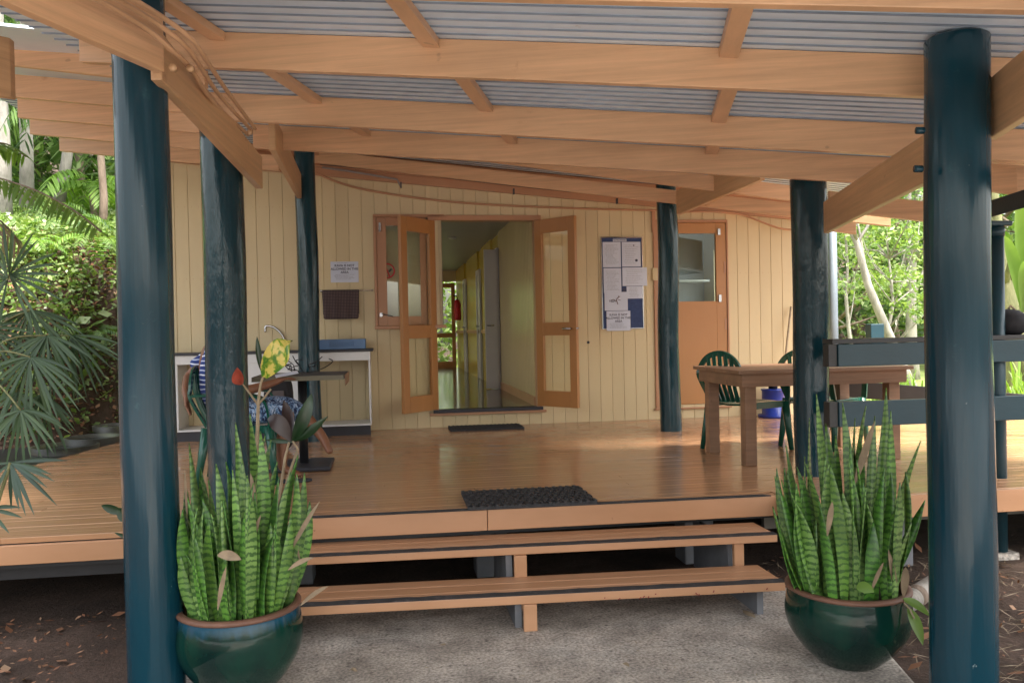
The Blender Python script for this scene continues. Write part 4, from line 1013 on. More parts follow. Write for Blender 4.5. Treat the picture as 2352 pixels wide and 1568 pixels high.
# ------------------------------------------------------------------ signs
def text(body, size, x, z, y, parent, mat='ink', name='lettering', sx=1.0):
    cu = bpy.data.curves.new(name, 'FONT'); cu.body = body; cu.size = size; cu.align_x = 'CENTER'; cu.align_y = 'CENTER'; cu.offset = size*.025; cu.space_line = 1.05
    o_ = bpy.data.objects.new(name, cu); COL.objects.link(o_); cu.materials.append(MT[mat])
    dg = bpy.context.evaluated_depsgraph_get(); me = bpy.data.meshes.new_from_object(o_.evaluated_get(dg)); bpy.data.objects.remove(o_)
    o2 = bpy.data.objects.new(name, me); COL.objects.link(o2); o2.parent = parent; off = OFF.get(parent.name, Vector())
    o2.rotation_euler = (math.pi/2, 0, 0); o2.location = Vector((x, y, z))-off; o2.scale = (sx, 1, 1); return o2
def lines(b, x0, x1, z0, z1, n, y, h=.004, rag=.3):
    for i in range(n):
        z = z1-(z1-z0)*(i+.5)/n; a = x0+random.uniform(0, rag*.3)*(x1-x0); c = x1-random.uniform(0, rag)*(x1-x0)
        x = a
        while x < c:
            w = random.uniform(.012, .035); b.box(x, min(x+w, c), y-.0006, y, z-h/2, z+h/2); x += w+.006
def kava(parent, x0, x1, z0, z1, y, rot=0):
    w = x1-x0; h = z1-z0; cx = (x0+x1)/2
    text('KAVA IS NOT\nALLOWED IN THIS\nAREA', h*.155, cx, z1-h*.36, y-.001, parent)
    b = MB(); lines(b, x0+w*.12, x1-w*.12, z0+h*.12, z0+h*.40, 5, y-.0005, h*.018); lines(b, x0+w*.2, x1-w*.2, z1-h*.10, z1-h*.04, 1, y-.0005, h*.018); b.build('small_print', MT['greyink'], parent)
x0, z1 = wz(759, 601); x1, z0 = wz(824, 648)
sg = thing('wall_notice', 'white laminated notice with bold lines above the checked towel', 'sign', ((x0+x1)/2, WY-.002, (z0+z1)/2))
MB().box(x0, x1, WY-.004, WY-.001, z0, z1).build('sheet', MT['paper'], sg); kava(sg, x0, x1, z0, z1, WY-.004)
# no smoking sticker on the window
X, Z = wz(892, 622); ns = thing('no_entry_sticker', 'round red prohibition sticker on the window beside the open door', 'sticker', (X, WY, Z))
y_ = WY+.005; r = .075; P = [(X-.012+r*math.cos(2*math.pi*i/40), y_, Z+r*math.sin(2*math.pi*i/40)) for i in range(41)]
MB().tube(P, .0075, 6, cap=False).build('ring', MT['redp'], ns); MB().tube([(X-.035, y_-.001, Z+.062), (X+.012, y_-.001, Z-.062)], .007, 6).build('slash', MT['redp'], ns)
f = MB(); f.tube([(X-.05, y_, Z-.035), (X-.03, y_, Z-.02)], .016, 8); f.tube([(X-.05, y_, Z-.01), (X-.02, y_, Z+.015)], .008, 8); f.tube([(X+.005, y_, Z-.01), (X+.035, y_, Z+.02)], .009, 8)
f.build('symbol', MT['rail'], ns)
# notice board
x0, z1 = wz(1381, 547); x1, z0 = wz(1476, 752); x0 += 0; 
nb = thing('notice_board', 'navy notice board covered with pinned papers right of the doors', 'notice board', ((x0+x1)/2, WY, (z0+z1)/2))
MB().box(x0, x1, WY-.016, WY-.001, z0, z1).build('felt', MT['navy'], nb)
f = MB(); f.box(x0-.012, x0, WY-.022, WY-.001, z0-.012, z1+.012); f.box(x1, x1+.012, WY-.022, WY-.001, z0-.012, z1+.012); f.box(x0, x1, WY-.022, WY-.001, z1, z1+.012); f.box(x0, x1, WY-.022, WY-.001, z0-.012, z0); f.build('frame', MT['metal'], nb)
W_, H_ = x1-x0, z1-z0
def sheetp(a, c, e, g, k, yy=0, nl=14, label=None, rot=0, head=None, kv=False):
    # fractions of the board, measured from top-left
    X0, X1, Z1, Z0 = x0+W_*a, x0+W_*c, z1-H_*e, z1-H_*g; y = WY-.018-.0015*k
    o_ = MB().box(X0, X1, y-.0012, y, Z0, Z1).build('pinned_paper', MT['paper'], None)
    tag(o_, label, 'paper', 'papers pinned to the notice board')
    if kv: kava(o_, X0, X1, Z0, Z1, y-.0012); return o_, X0, X1, Z0, Z1, y
    if nl: b = MB(); w = X1-X0; lines(b, X0+w*.12, X1-w*.12, Z0+(Z1-Z0)*.1, Z1-(Z1-Z0)*.1, nl, y-.0014, .004, .4); b.build('print', MT['greyink'], o_)
    return o_, X0, X1, Z0, Z1, y
sheetp(.02, .47, .045, .325, 0, nl=17, label='printed sheet at the top left of the notice board')
o_, X0, X1, Z0, Z1, y = sheetp(.50, .97, .045, .32, 0, nl=11, label='printed sheet with a dark seal at the top right of the notice board')
f = MB(); f.tube([(X1-.05, y-.0014, Z0+.07), (X1-.05, y-.0022, Z0+.07)], .016, 12); f.tube([((X0+X1)/2+.03, y-.0014, Z1-.04), ((X0+X1)/2+.03, y-.0022, Z1-.04)], .008, 10); f.build('seal', MT['ink'], o_)
sheetp(.03, .47, .335, .61, 0, nl=15, label='tall list sheet on the left of the notice board')
sheetp(.50, 1.12, .33, .535, 2, nl=8, label='wide sheet overhanging the right edge of the notice board')
sheetp(.60, 1.03, .54, .675, 1, nl=7, label='small faint sheet below the overhanging one on the notice board')
o_, X0, X1, Z0, Z1, y = sheetp(.04, .62, .60, .805, 2, nl=0, label='sheet with a brown leafy scribble low on the notice board')
f = MB(); cxp, czp = (X0+X1)/2, (Z0+Z1)/2
f.tube(arc([(cxp-.06, y-.002, czp+.01), (cxp-.03, y-.002, czp+.02), (cxp-.005, y-.002, czp), (cxp+.01, y-.002, czp+.03), (cxp+.045, y-.002, czp+.055)]), .004, 6); f.tube([(cxp+.005, y-.002, czp+.01), (cxp+.02, y-.002, czp-.035)], .004, 6); f.tube([(cxp+.015, y-.002, czp+.02), (cxp+.05, y-.002, czp+.01)], .003, 6); f.tube([(cxp+.02, y-.002, czp+.03), (cxp+.03, y-.002, czp+.06)], .003, 6)
f.build('drawing', paint('brown_ink', (.10, .04, .04), .6, bstr=0), o_)
text('Tour', .032, cxp-.05, czp+.0, y-.0022, o_, 'ink')
sheetp(.08, .68, .81, 1.03, 3, label='laminated bold notice at the bottom left of the notice board', kv=True)
f = MB(); f.box(x0+W_*.28, x0+W_*.62, WY-.0185, WY-.017, z1-H_*.04, z1-H_*.012); hd = f.build('header_strip', MT['paper'], nb); text('NOTICE BOARD', .02, x0+W_*.45, z1-H_*.026, WY-.019, nb)
MB().box(x0+W_*.50, x0+W_*.58, WY-.0195, WY-.0165, z1-H_*.60, z1-H_*.555).build('dark_card', MT['ink'], nb)

# ================================================================== plants, pots, person, vegetation
def blade(b, base, tip, w, lean=(0, 0, 0), fold=.25, n=8, prof=None, side=None, tw=0):
    base = Vector(base); tip = Vector(tip); mid = (base+tip)/2+Vector(lean); P = []; Wd = []; S = []
    d = tip-base
    sv = side if side is not None else d.cross(Vector((0, -1, .1)))
    sv = Vector(sv).normalized()
    for i in range(n+1):
        t = i/n; P.append(base*(1-t)**2+mid*2*t*(1-t)+tip*t*t)
        Wd.append(w*(prof(t) if prof else max(.0, math.sin(math.pi*min(1, t*.97+.03)))**.8))
        a = tw*t; q = sv.copy(); q.rotate(Matrix.Rotation(a, 3, d.normalized())); S.append(q)
    base_ = len(b.v); b.strip(P, S, Wd, fold)
def snakeprof(t):
    return (.62+.38*min(1, t*2.2)) if t < .62 else max(.02, (1-((t-.62)/.38)**1.7))
def pot(label, cx, cy, r, h, rimr, gm='glaze'):
    t_ = thing('glazed_pot', label, 'pot', (cx, cy, 0), 0, 'glazed plant pots')
    prof = [(0, .004), (r*.48, .004), (r*.52, .012), (r*.72, h*.18), (r*.93, h*.42), (r, h*.62), (r*.985, h*.78), (rimr*1.0, h*.93), (rimr*1.0, h*.94)]
    fine = []
    for i in range(len(prof)-1):
        for k in range(4):
            q = k/4; p0 = prof[max(i-1, 0)]; p1 = prof[i]; p2 = prof[i+1]; p3 = prof[min(i+2, len(prof)-1)]
            f = lambda j: .5*((2*p1[j])+(p2[j]-p0[j])*q+(2*p0[j]-5*p1[j]+4*p2[j]-p3[j])*q*q+(3*p1[j]-p0[j]-3*p2[j]+p3[j])*q**3)
            fine.append((f(0), f(1)) if i > 2 else (p1[0]+(p2[0]-p1[0])*q, p1[1]+(p2[1]-p1[1])*q))
    fine.append(prof[-1])
    MB().lathe(fine, (cx, cy, 0), 64).build('bowl', MT[gm], t_, smooth=True)
    MB().lathe([(rimr*1.0, h*.941), (rimr*1.04, h*.955), (rimr*1.04, h*.985), (rimr*.99, h), (rimr*.93, h), (rimr*.91, h*.97), (rimr*.90, h*.8)], (cx, cy, 0), 64).build('rim', MT['terracotta'], t_, smooth=True)
    b = MB(); n = 32
    b.lathe([(rimr*.905, h*.86), (rimr*.6, h*.90), (rimr*.3, h*.88), (0.001, h*.91)], (cx, cy, 0), 32); b.build('potting_soil', MT['soil'], t_, smooth=True)
    return t_
def snake(label, cx, cy, z0, rr, D, tips, extra, seed, xr):
    rnd = random.Random(seed)
    t_ = thing('snake_plant', label, 'plant', (cx, cy, z0), 0, 'snake plants in glazed pots')
    b = MB()
    def one(bx, by, tip, w, bow):
        P = Vector((bx, by, z0-.02)); d = Vector(tip)-P
        side = Vector((math.cos(bow), math.sin(bow), 0))
        blade(b, P, tip, w, lean=(rnd.uniform(-.07, .07), rnd.uniform(-.06, .06), -.0), fold=rnd.uniform(.1, .6), n=14, prof=snakeprof, side=side, tw=rnd.uniform(-1.7, 1.7))
    for (x, y, dd) in tips:
        tip = dep(x, y, D+dd); 
        bx = cx+max(-rr, min(rr, (tip.x-cx)*.62+rnd.uniform(-.03, .03))); lim = math.sqrt(max(.0, rr*rr-(bx-cx)**2)); by = cy+max(-lim, min(lim, dd*.9+rnd.uniform(-.05, .05)))
        one(bx, by, tip, rnd.uniform(.019, .030), rnd.uniform(-.5, .5))
    for _ in range(extra):
        a = rnd.uniform(0, 6.28); r = rr*math.sqrt(rnd.random()); bx, by = cx+r*math.cos(a), cy+r*math.sin(a)
        hh = rnd.uniform(.30, .66); tip = (bx+(bx-cx)*rnd.uniform(.15, .7)+rnd.uniform(-.03, .03), by+(by-cy)*rnd.uniform(.1, .5), z0+hh)
        one(bx, by, tip, rnd.uniform(.017, .028), rnd.uniform(-.7, .7))
    o_ = b.build('blades', MT['snake'], t_, smooth=True, fix=False)
    m_ = o_.modifiers.new('s', 'SOLIDIFY'); m_.thickness = .004
    return t_, rnd
pl = onz(552, 1590, 0); plx, ply = dep(553, 1500, 3.62).x, dep(553, 1500, 3.62).y
pot('dark green glazed pot at the foot of the left post', plx, ply, .268, .385, .252)
snake('snake plant with tall banded blades in the left pot', plx, ply, .335, .20, 3.62,
      [(435, 1016, -.02), (470, 1110, .1), (497, 1065, -.1), (520, 1060, 0), (540, 970, .02), (556, 1050, -.12), (573, 950, .1), (598, 990, -.03), (622, 1010, .05), (640, 1095, -.1), (655, 1120, .1), (686, 1045, 0), (700, 1085, .05), (425, 1120, .1), (448, 1180, -.12), (512, 1150, -.18), (585, 1130, -.17), (668, 1180, -.1), (608, 1000, .0), (712, 1150, .1), (560, 1120, -.05)], 56, 3, None)
q = onz(1950, 1527, 0); prx, pry = dep(1947, 1430, 3.80).x, dep(1947, 1430, 3.80).y
pot('dark green glazed pot beside the thick right post', prx, pry, .275, .355, .262, 'glaze2')
snake('snake plant with tall banded blades in the right pot', prx, pry, .31, .22, 3.8,
      [(1876, 905, 0), (1897, 972, .1), (1935, 925, .0), (1952, 1010, -.1), (1990, 932, .05), (2010, 955, .12), (2036, 890, 0), (2047, 943, -.1), (2116, 1012, 0), (1806, 1022, .02), (1776, 1162, -.08), (2124, 1148, -.02), (1850, 1065, -.12), (1905, 1062, -.2), (2068, 1108, -.18), (1975, 1000, .0), (1795, 1100, .1), (1965, 960, .1), (2090, 1090, .1), (1830, 1110, -.15), (1990, 1120, -.2), (1788, 1200, -.12), (2030, 1130, -.15), (1935, 1130, -.2), (2095, 1200, -.1), (1880, 1150, -.2), (1920, 1000, .14), (1860, 960, .15)], 50, 5, None)
# dry blades and strays in the pots
def dryset(label, lst, D):
    b = MB()
    for x0, y0, x1, y1, w, dd in lst:
        blade(b, dep(x0, y0, D+dd), dep(x1, y1, D+dd-.03), w, lean=(0, 0, .02), n=7)
    o_ = b.build('dry_leaves', MT['dry'], None, smooth=True, fix=False); return o_
for nm, par, lst, D in (('l', 'snake_plant', [(560, 1300, 600, 1180, .012, -.1), (690, 1390, 755, 1345, .010, -.1), (665, 1270, 735, 1150, .010, 0), (500, 1275, 555, 1285, .02, -.24), (690, 1290, 660, 1180, .008, .1), (590, 1180, 575, 1085, .010, -.08), (430, 1190, 424, 1075, .006, 0), (500, 1400, 520, 1300, .010, -.2), (720, 1280, 660, 1310, .01, -.1)], 3.55),
                        ('r', 'snake_plant.001', [(2060, 1375, 2040, 1260, .014, -.1), (1960, 1120, 2010, 965, .018, 0), (1900, 1230, 1912, 1150, .014, -.26), (2075, 1370, 2080, 1300, .02, -.15), (2000, 1360, 2030, 1290, .01, -.2)], 3.75)):
    o_ = dryset('', lst, D); pr = bpy.data.objects[par]; o_.parent = pr
    off = OFF[pr.name]; o_.location = -off; OFF[o_.name] = off
# small weed leaning out of the right pot
wd = thing('weed', 'small weed with pale green leaves drooping over the right pot rim', 'plant', tuple(dep(2075, 1385, 3.75)))
b = MB(); 
for x0, y0, x1, y1, w in ((2072, 1375, 2136, 1415, .018), (2085, 1395, 2120, 1482, .026), (1968, 1352, 2008, 1360, .025)): blade(b, dep(x0, y0, 3.58), dep(x1, y1, 3.52), w, lean=(0, 0, .03), n=8)
b.build('leaves', MT['banana'], wd, smooth=True, fix=False); MB().tube([dep(2070, 1378, 3.6), dep(2090, 1398, 3.57), dep(2100, 1420, 3.55)], .004, 6).build('stalk', MT['stem'], wd)
# scratch mark on right pot is left as wear
# croton behind the left pot
cr = thing('croton', 'croton with one yellow blotched leaf and one red leaf behind the left pot', 'plant', tuple(dep(592, 1250, 4.1)))
P = lambda x, y, D=4.05: dep(x, y, D)
b = MB(); gr = onz(600, 1560, 0); gr = Vector((P(592, 1200).x, P(592, 1200).y, 0))
b.tube([gr, P(590, 1200), P(589, 1050), P(592, 975), P(593, 925), P(598, 885), P(605, 862)], [.012, .011, .009, .009, .008, .006, .005], 8)
b.tube([P(593, 930), P(575, 905), P(556, 880)], [.006, .005, .004], 8); b.tube([P(593, 928), P(608, 912), P(622, 893)], [.006, .005, .005], 8); b.tube([P(603, 868), P(601, 850), P(598, 835)], .004, 6)
b.build('stem', MT['stem'], cr, smooth=True)
b = MB(); lp_ = lambda t: max(.02, math.sin(math.pi*min(1, .04+.93*t))**.75)
blade(b, P(607, 866), P(672, 783), .060, n=12, fold=.45, lean=(0, -.05, .05), prof=lp_, side=RT+UP*.5, tw=.5); b.build('blotched_leaf', MT['vari'], cr, smooth=True, fix=False)
b = MB(); blade(b, P(600, 852), P(590, 772), .014, n=8, fold=.8); b.build('narrow_leaf', MT['darkleaf'], cr, smooth=True, fix=False)
b = MB(); blade(b, P(556, 882), P(545, 843, 3.98), .028, n=10, fold=.8, lean=(-.02, -.02, 0), side=RT*1+UP*.1, tw=.6); b.build('red_leaf', MT['redleaf'], cr, smooth=True, fix=False)
cr2 = thing('rubber_plant', 'dark plant with maroon and deep green leaves right of the croton', 'plant', tuple(dep(650, 1250, 4.2)))
P = lambda x, y, D=4.2: dep(x, y, D)
b = MB(); gr = Vector((P(635, 1200).x, P(635, 1200).y, 0)); b.tube([gr, P(632, 1200), P(645, 1120), P(655, 1050), P(664, 1015)], [.010, .009, .008, .007, .006], 8); b.tube([gr, P(645, 1180), P(660, 1100), P(684, 1030), P(672, 1012)], [.009, .008, .007, .006, .005], 8); b.build('stem', MT['stem'], cr2, smooth=True)
b = MB(); blade(b, P(668, 1012), P(614, 962), .042, n=9, fold=.2, side=RT*.3+UP, lean=(0, -.03, .07), tw=.5); blade(b, P(668, 1010), P(652, 918, 4.3), .03, n=9, fold=.6, side=RT, tw=.5, lean=(0, .05, 0)); b.build('maroon_leaves', MT['maroon'], cr2, smooth=True, fix=False)
b = MB(); blade(b, P(672, 1012), P(716, 903), .034, n=10, fold=.5, side=RT+UP*.3, lean=(.02, -.05, 0), tw=.6); blade(b, P(672, 1012), P(754, 955), .024, n=10, fold=.6, side=UP, lean=(0, -.03, -.03), tw=.5); blade(b, P(672, 1015), P(610, 1010), .012, n=8); b.build('green_leaves', MT['darkleaf'], cr2, smooth=True, fix=False)
# small weed left of the first post
w2 = thing('ground_weed', 'small dark leafed weed behind the nearest left post', 'plant', tuple(dep(300, 1215, 4.0)))
b = MB(); P = lambda x, y, D=4.0: dep(x, y, D)
blade(b, P(285, 1178), P(232, 1160), .022, n=8, side=UP+RT*.2); blade(b, P(300, 1200), P(270, 1165), .03, n=8, side=UP); blade(b, P(310, 1240), P(262, 1222), .01, n=6, side=UP); b.build('leaves', MT['darkleaf'], w2, smooth=True, fix=False)
g0 = P(310, 1230); MB().tube([Vector((g0.x, g0.y, 0)), g0, P(285, 1178)], .004, 6).build('stem', MT['stem'], w2)

# log and fallen leaf
lg = thing('cut_log', 'short pale barked log lying on the soil behind the right pot', 'log', tuple(onz(2110, 1365, .06)))
a = onz(2068, 1392, .07); c = onz(2140, 1345, .07); c = c+(c-a)*.8
MB().tube([a, a+(c-a)*.3, c], [.055, .055, .05], 20).build('bark', MT['barkpale'], lg, smooth=True)
MB().tube([a-(c-a).normalized()*.004, a-(c-a).normalized()*.001], .052, 20).build('cut_end', paint('cut_wood', (.48, .33, .22), .8, .15, 12), lg)
MB().tube([a+(c-a)*.22, a+(c-a)*.30], .057, 20).build('dark_ring', MT['bark'], lg, smooth=True)
b = MB(); a = onz(1707, 1400, .012); blade(b, a, onz(1735, 1418, .015), .022, lean=(0, 0, .01), n=7, side=Vector((1, 1, 0))); lf_ = b.build('fallen_leaf', MT['straw'], None, smooth=True, fix=False); tag(lf_, 'brown fallen leaf on the concrete below the steps', 'leaf')

rnd = random.Random(77)
for x, y, nm in ((1010, 1480, 'small dry leaf on the concrete left of the middle step leg'), (1445, 1530, 'curled dry leaf near the bottom middle of the concrete'), (820, 1540, 'dry leaf on the concrete right of the left pot')):
    a = onz(x, y, .008); b = MB(); blade(b, a, a+Vector((rnd.uniform(-.05, .05), rnd.uniform(-.04, .04), .004)), .014, lean=(0, 0, .012), n=6, side=Vector((1, 1, 0))); q = b.build('fallen_leaf', MT['straw'], None, smooth=True, fix=False); tag(q, nm, 'leaf', 'fallen leaves on the concrete')
def spf(r, n):
    x = r.uniform(-1.0, 2.1, n); y = r.uniform(1.5, 4.9, n); return np.stack([x, y, np.full(n, .004)], 1)
# ------------------------------------------------------------------ small dark table, bag, wires (left)
tt = thing('small_dark_table', 'dark topped pedestal table beside the seated person', 'table', (-.7, 6.6, DZ))
MB().box(-1.02, -.34, 6.42, 7.05, 1.20, 1.235).build('tabletop', MT['navyblk'], tt, bevel=.004)
MB().box(-1.02, -.342, 6.41, 6.419, 1.198, 1.233).build('edge_band', paint('edge_band', (.16, .14, .09), .5, .1, bstr=0), tt)
MB().box(-.335, -.330, 6.42, 7.05, 1.15, 1.233).build('edge_band', MT['table'], tt)
MB().tube([(-.68, 6.7, DZ+.04), (-.68, 6.7, 1.20)], .035, 16).build('pedestal', MT['black'], tt, smooth=True)
MB().box(-.92, -.46, 6.45, 6.95, DZ+.002, DZ+.035).build('foot_plate', MT['navyblk'], tt, bevel=.01)
w_ = MB(); rnd = random.Random(4)
for k in range(9):
    c0 = dep(700+rnd.uniform(-20, 20), 842, 6.7); c0.z = 1.24; P_ = [c0]
    for j in range(4): P_.append(P_[-1]+Vector((rnd.uniform(-.07, .07), rnd.uniform(-.05, .05), rnd.uniform(.0, .055))))
    w_.tube(poly3(P_, 3), .004, 5)
o_ = w_.build('twig_bundle', MT['bag'], None); tag(o_, 'tangle of thin black twigs standing on the small dark table', 'twigs')
p = dep(640, 900, 7.5); bgx, bgy = p.x, p.y
bg2 = thing('black_bag', 'tall black rounded bag standing behind the small dark table', 'bag', (bgx, bgy, DZ))
f = MB(); n = 24; pts = []
for i in range(n):
    a = 2*math.pi*i/n; cxs, czs = math.cos(a), math.sin(a); ex = .45
    pts.append((bgx+.125*math.copysign(abs(cxs)**ex, cxs), DZ+.34+.33*math.copysign(abs(czs)**ex, czs)))
f.add([(x, bgy-.09, z) for x, z in pts]+[(x, bgy+.09, z) for x, z in pts], [tuple(range(n)), tuple(range(n, 2*n))[::-1]]+[(i, n+i, n+(i+1) % n, (i+1) % n) for i in range(n)])
f.build('shell', MT['bag'], bg2, bevel=.03)
MB().box(bgx-.04, bgx+.06, bgy-.105, bgy-.091, DZ+.12, DZ+.55).build('front_panel', paint('grey_panel', (.10, .08, .08), .6, .1, bstr=0), bg2, bevel=.006)

# ------------------------------------------------------------------ seated person
def skin(name, chains, mat, parent, sub=2):
    me = bpy.data.meshes.new(name); V = []; E_ = []; Rr = []; idx = {}
    for ch_ in chains:
        prev = None
        for (p, r) in ch_:
            key = tuple(round(c, 4) for c in p)
            if key not in idx: idx[key] = len(V); V.append(tuple(Vector(p)-OFF[parent.name])); Rr.append(r if hasattr(r, '__len__') else (r, r))
            i = idx[key]
            if prev is not None: E_.append((prev, i))
            prev = i
    me.from_pydata(V, E_, []); me.materials.append(mat)
    o_ = bpy.data.objects.new(name, me); COL.objects.link(o_)
    m_ = o_.modifiers.new('skin', 'SKIN'); m_.use_smooth_shade = True
    if not me.skin_vertices: 
        bm = bmesh.new(); bm.from_mesh(me); bm.verts.layers.skin.verify(); bm.to_mesh(me); bm.free()
    for i, r in enumerate(Rr): me.skin_vertices[0].data[i].radius = r
    me.skin_vertices[0].data[0].use_root = True
    s_ = o_.modifiers.new('sub', 'SUBSURF'); s_.levels = sub; s_.render_levels = sub
    o_.parent = parent; OFF[o_.name] = OFF[parent.name]; return o_
pe = thing('person', 'person in a blue striped shirt and patterned shorts sitting behind the second post', 'person', (-1.2, 6.2, DZ))
hip = (-1.22, 6.22, 1.02); ch1 = (-1.27, 6.22, 1.20); chest = (-1.29, 6.21, 1.38); neck = (-1.23, 6.20, 1.50); nk2 = (-1.20, 6.20, 1.56)
hd1 = (-1.13, 6.20, 1.60); hd2 = (-1.12, 6.20, 1.68); hd3 = (-1.13, 6.20, 1.75)
shR = (-1.25, 6.03, 1.42); elR = (-1.03, 5.96, 1.16); wrR = (-.87, 6.08, 1.20); hR = (-.80, 6.12, 1.225)
shL = (-1.30, 6.39, 1.42); elL = (-1.49, 6.36, 1.25); wrL = (-1.47, 6.17, 1.17); hL = (-1.45, 6.12, 1.10)
kR = (-.74, 6.10, 1.0); aR = (-.80, 6.06, .60); tR = (-.66, 6.02, .545)
kL = (-.74, 6.30, 1.03); aL = (-.52, 6.16, .80); tL = (-.46, 6.10, .68)
def fingers(h, d, spread, curl=(0, 0, -.02)):
    h = Vector(h); d = Vector(d).normalized(); s_ = Vector(spread).normalized(); out = []
    for k, (o, L) in enumerate(((-.026, .066), (-.009, .075), (.009, .070), (.025, .055))):
        a = h+d*.035+s_*o; out.append([(tuple(h), (.024, .016)), (tuple(a), .0095), (tuple(a+d*L*.5+Vector(curl)*.5), .0085), (tuple(a+d*L+Vector(curl)*1.6), .007)])
    out.append([(tuple(h), (.024, .016)), (tuple(h-s_*.032+d*.01), .0105), (tuple(h-s_*.045+d*.045), .0085)])
    return out
body = [[(hip, (.14, .12)), (ch1, (.135, .11)), (chest, (.14, .115)), (neck, .055), (nk2, .052), (hd1, (.07, .078)), (hd2, (.078, .092)), (hd3, (.06, .075))],
        [(hd1, (.07, .078)), ((-1.072, 6.20, 1.625), .013)], [(hd2, (.078, .092)), ((-1.125, 6.285, 1.645), .014)], [(hd2, (.078, .092)), ((-1.125, 6.115, 1.645), .014)],
        [(chest, (.14, .115)), (shR, .055), (elR, .042), (wrR, .028), (hR, (.024, .016))],
        [(chest, (.14, .115)), (shL, .055), (elL, .042), (wrL, .028), (hL, (.024, .016))],
        [(hip, (.14, .12)), ((-1.10, 6.12, .99), .085), (kR, .058), ((-.79, 6.08, .82), .052), (aR, .035), (tR, (.035, .02))],
        [(hip, (.14, .12)), ((-1.10, 6.31, 1.0), .085), (kL, .058), ((-.63, 6.23, .92), .052), (aL, .036), (tL, (.038, .022))]]
body += fingers(hR, (1, .4, .3), (-.3, .9, 0)) + fingers(hL, (.15, -.1, -1), (0, 1, 0), (.01, -.005, 0))
skin('body', body, MT['skin'], pe)
sh = [[((-1.22, 6.22, 1.0), (.16, .135)), ((-1.27, 6.22, 1.20), (.16, .13)), ((-1.29, 6.21, 1.38), (.165, .135)), ((-1.25, 6.2, 1.47), (.085, .075))],
      [((-1.29, 6.21, 1.38), (.165, .135)), ((-1.25, 6.02, 1.41), .07), ((-1.14, 5.985, 1.29), .062), ((-1.08, 5.97, 1.22), .06)],
      [((-1.29, 6.21, 1.38), (.165, .135)), ((-1.31, 6.40, 1.41), .07), ((-1.42, 6.38, 1.34), .062), ((-1.47, 6.37, 1.31), .06)]]
skin('shirt', sh, MT['shirt'], pe)
so_ = [[((-1.21, 6.22, .985), (.155, .13)), ((-1.10, 6.12, .995), .102), ((-.80, 6.10, 1.0), .08), ((-.72, 6.095, .96), .076)],
       [((-1.21, 6.22, .985), (.155, .13)), ((-1.10, 6.31, 1.0), .102), ((-.78, 6.30, 1.03), .08), ((-.69, 6.26, .97), .074), ((-.64, 6.23, .92), .07)]]
skin('shorts', so_, MT['shorts'], pe)
skin('hair', [[((-1.155, 6.20, 1.66), (.080, .098)), ((-1.145, 6.20, 1.72), (.082, .095)), ((-1.14, 6.20, 1.755), (.062, .075))]], MT['bag'], pe)
f = MB(); 
for s_ in (-1, 1): f.lathe([(0, -.008), (.006, -.005), (.008, 0), (.006, .005), (0, .008)], (-1.062, 6.20+s_*.030, 1.665), 10)
f.build('eyes', MT['white'], pe, smooth=True)
MB().tube([(-1.082, 6.178, 1.588), (-1.075, 6.20, 1.585), (-1.082, 6.222, 1.588)], .007, 6).build('lips', paint('lips', (.22, .06, .05), .4, bstr=0), pe, smooth=True)
for nm, (x, y, z) in (('a', (-.73, 6.04, .512)),):
    MB().poly([(x-.13, y-.035), (x+.09, y-.06), (x+.14, y), (x+.10, y+.045), (x-.13, y+.035)], DZ+.002, DZ+.02).build('sandal', MT['navyblk'], pe, bevel=.004)
pp = MB().hexa([(-.79, 6.02, 1.245), (-.64, 6.08, 1.27), (-.66, 6.17, 1.285), (-.81, 6.11, 1.26), (-.79, 6.02, 1.247), (-.64, 6.08, 1.272), (-.66, 6.17, 1.287), (-.81, 6.11, 1.262)]).build('held_paper', MT['paper'], None)
tag(pp, 'small white paper held in the hand of the seated person', 'paper')

# ------------------------------------------------------------------ leaves and trees
pe.location.x += .03
def leafcloud(n, cfun, size, upb=.5, seed=1, asp=.5):
    r = np.random.default_rng(seed); C = cfun(r, n)
    nr = r.normal(size=(n, 3)); nr[:, 2] = np.abs(nr[:, 2])*1.0+upb; nr /= np.linalg.norm(nr, axis=1)[:, None]
    t = r.normal(size=(n, 3)); t -= nr*(t*nr).sum(1)[:, None]; t /= np.linalg.norm(t, axis=1)[:, None]; s = np.cross(nr, t)
    L = size*r.uniform(.55, 1.35, n)[:, None]; w = L*asp
    v = np.stack([C-t*L*.5, C+s*w*.5-nr*L*.05, C+t*L*.5-nr*L*.12, C-s*w*.5-nr*L*.05], 1).reshape(-1, 3)
    return v
def fastmesh(name, v, mat, parent=None, k=4):
    off = OFF.get(parent.name, Vector()) if parent else Vector()
    v = v-np.array(off); n = len(v)//k; me = bpy.data.meshes.new(name); me.vertices.add(len(v)); me.vertices.foreach_set('co', v.astype(np.float32).ravel())
    me.loops.add(n*k); me.loops.foreach_set('vertex_index', np.arange(n*k, dtype=np.int32)); me.polygons.add(n)
    me.polygons.foreach_set('loop_start', np.arange(0, n*k, k, dtype=np.int32)); me.polygons.foreach_set('loop_total', np.full(n, k, dtype=np.int32)); me.update(); me.validate()
    me.materials.append(mat); o_ = bpy.data.objects.new(name, me); COL.objects.link(o_)
    if parent: o_.parent = parent; OFF[o_.name] = off
    return o_
hillv = np.vectorize(hill)
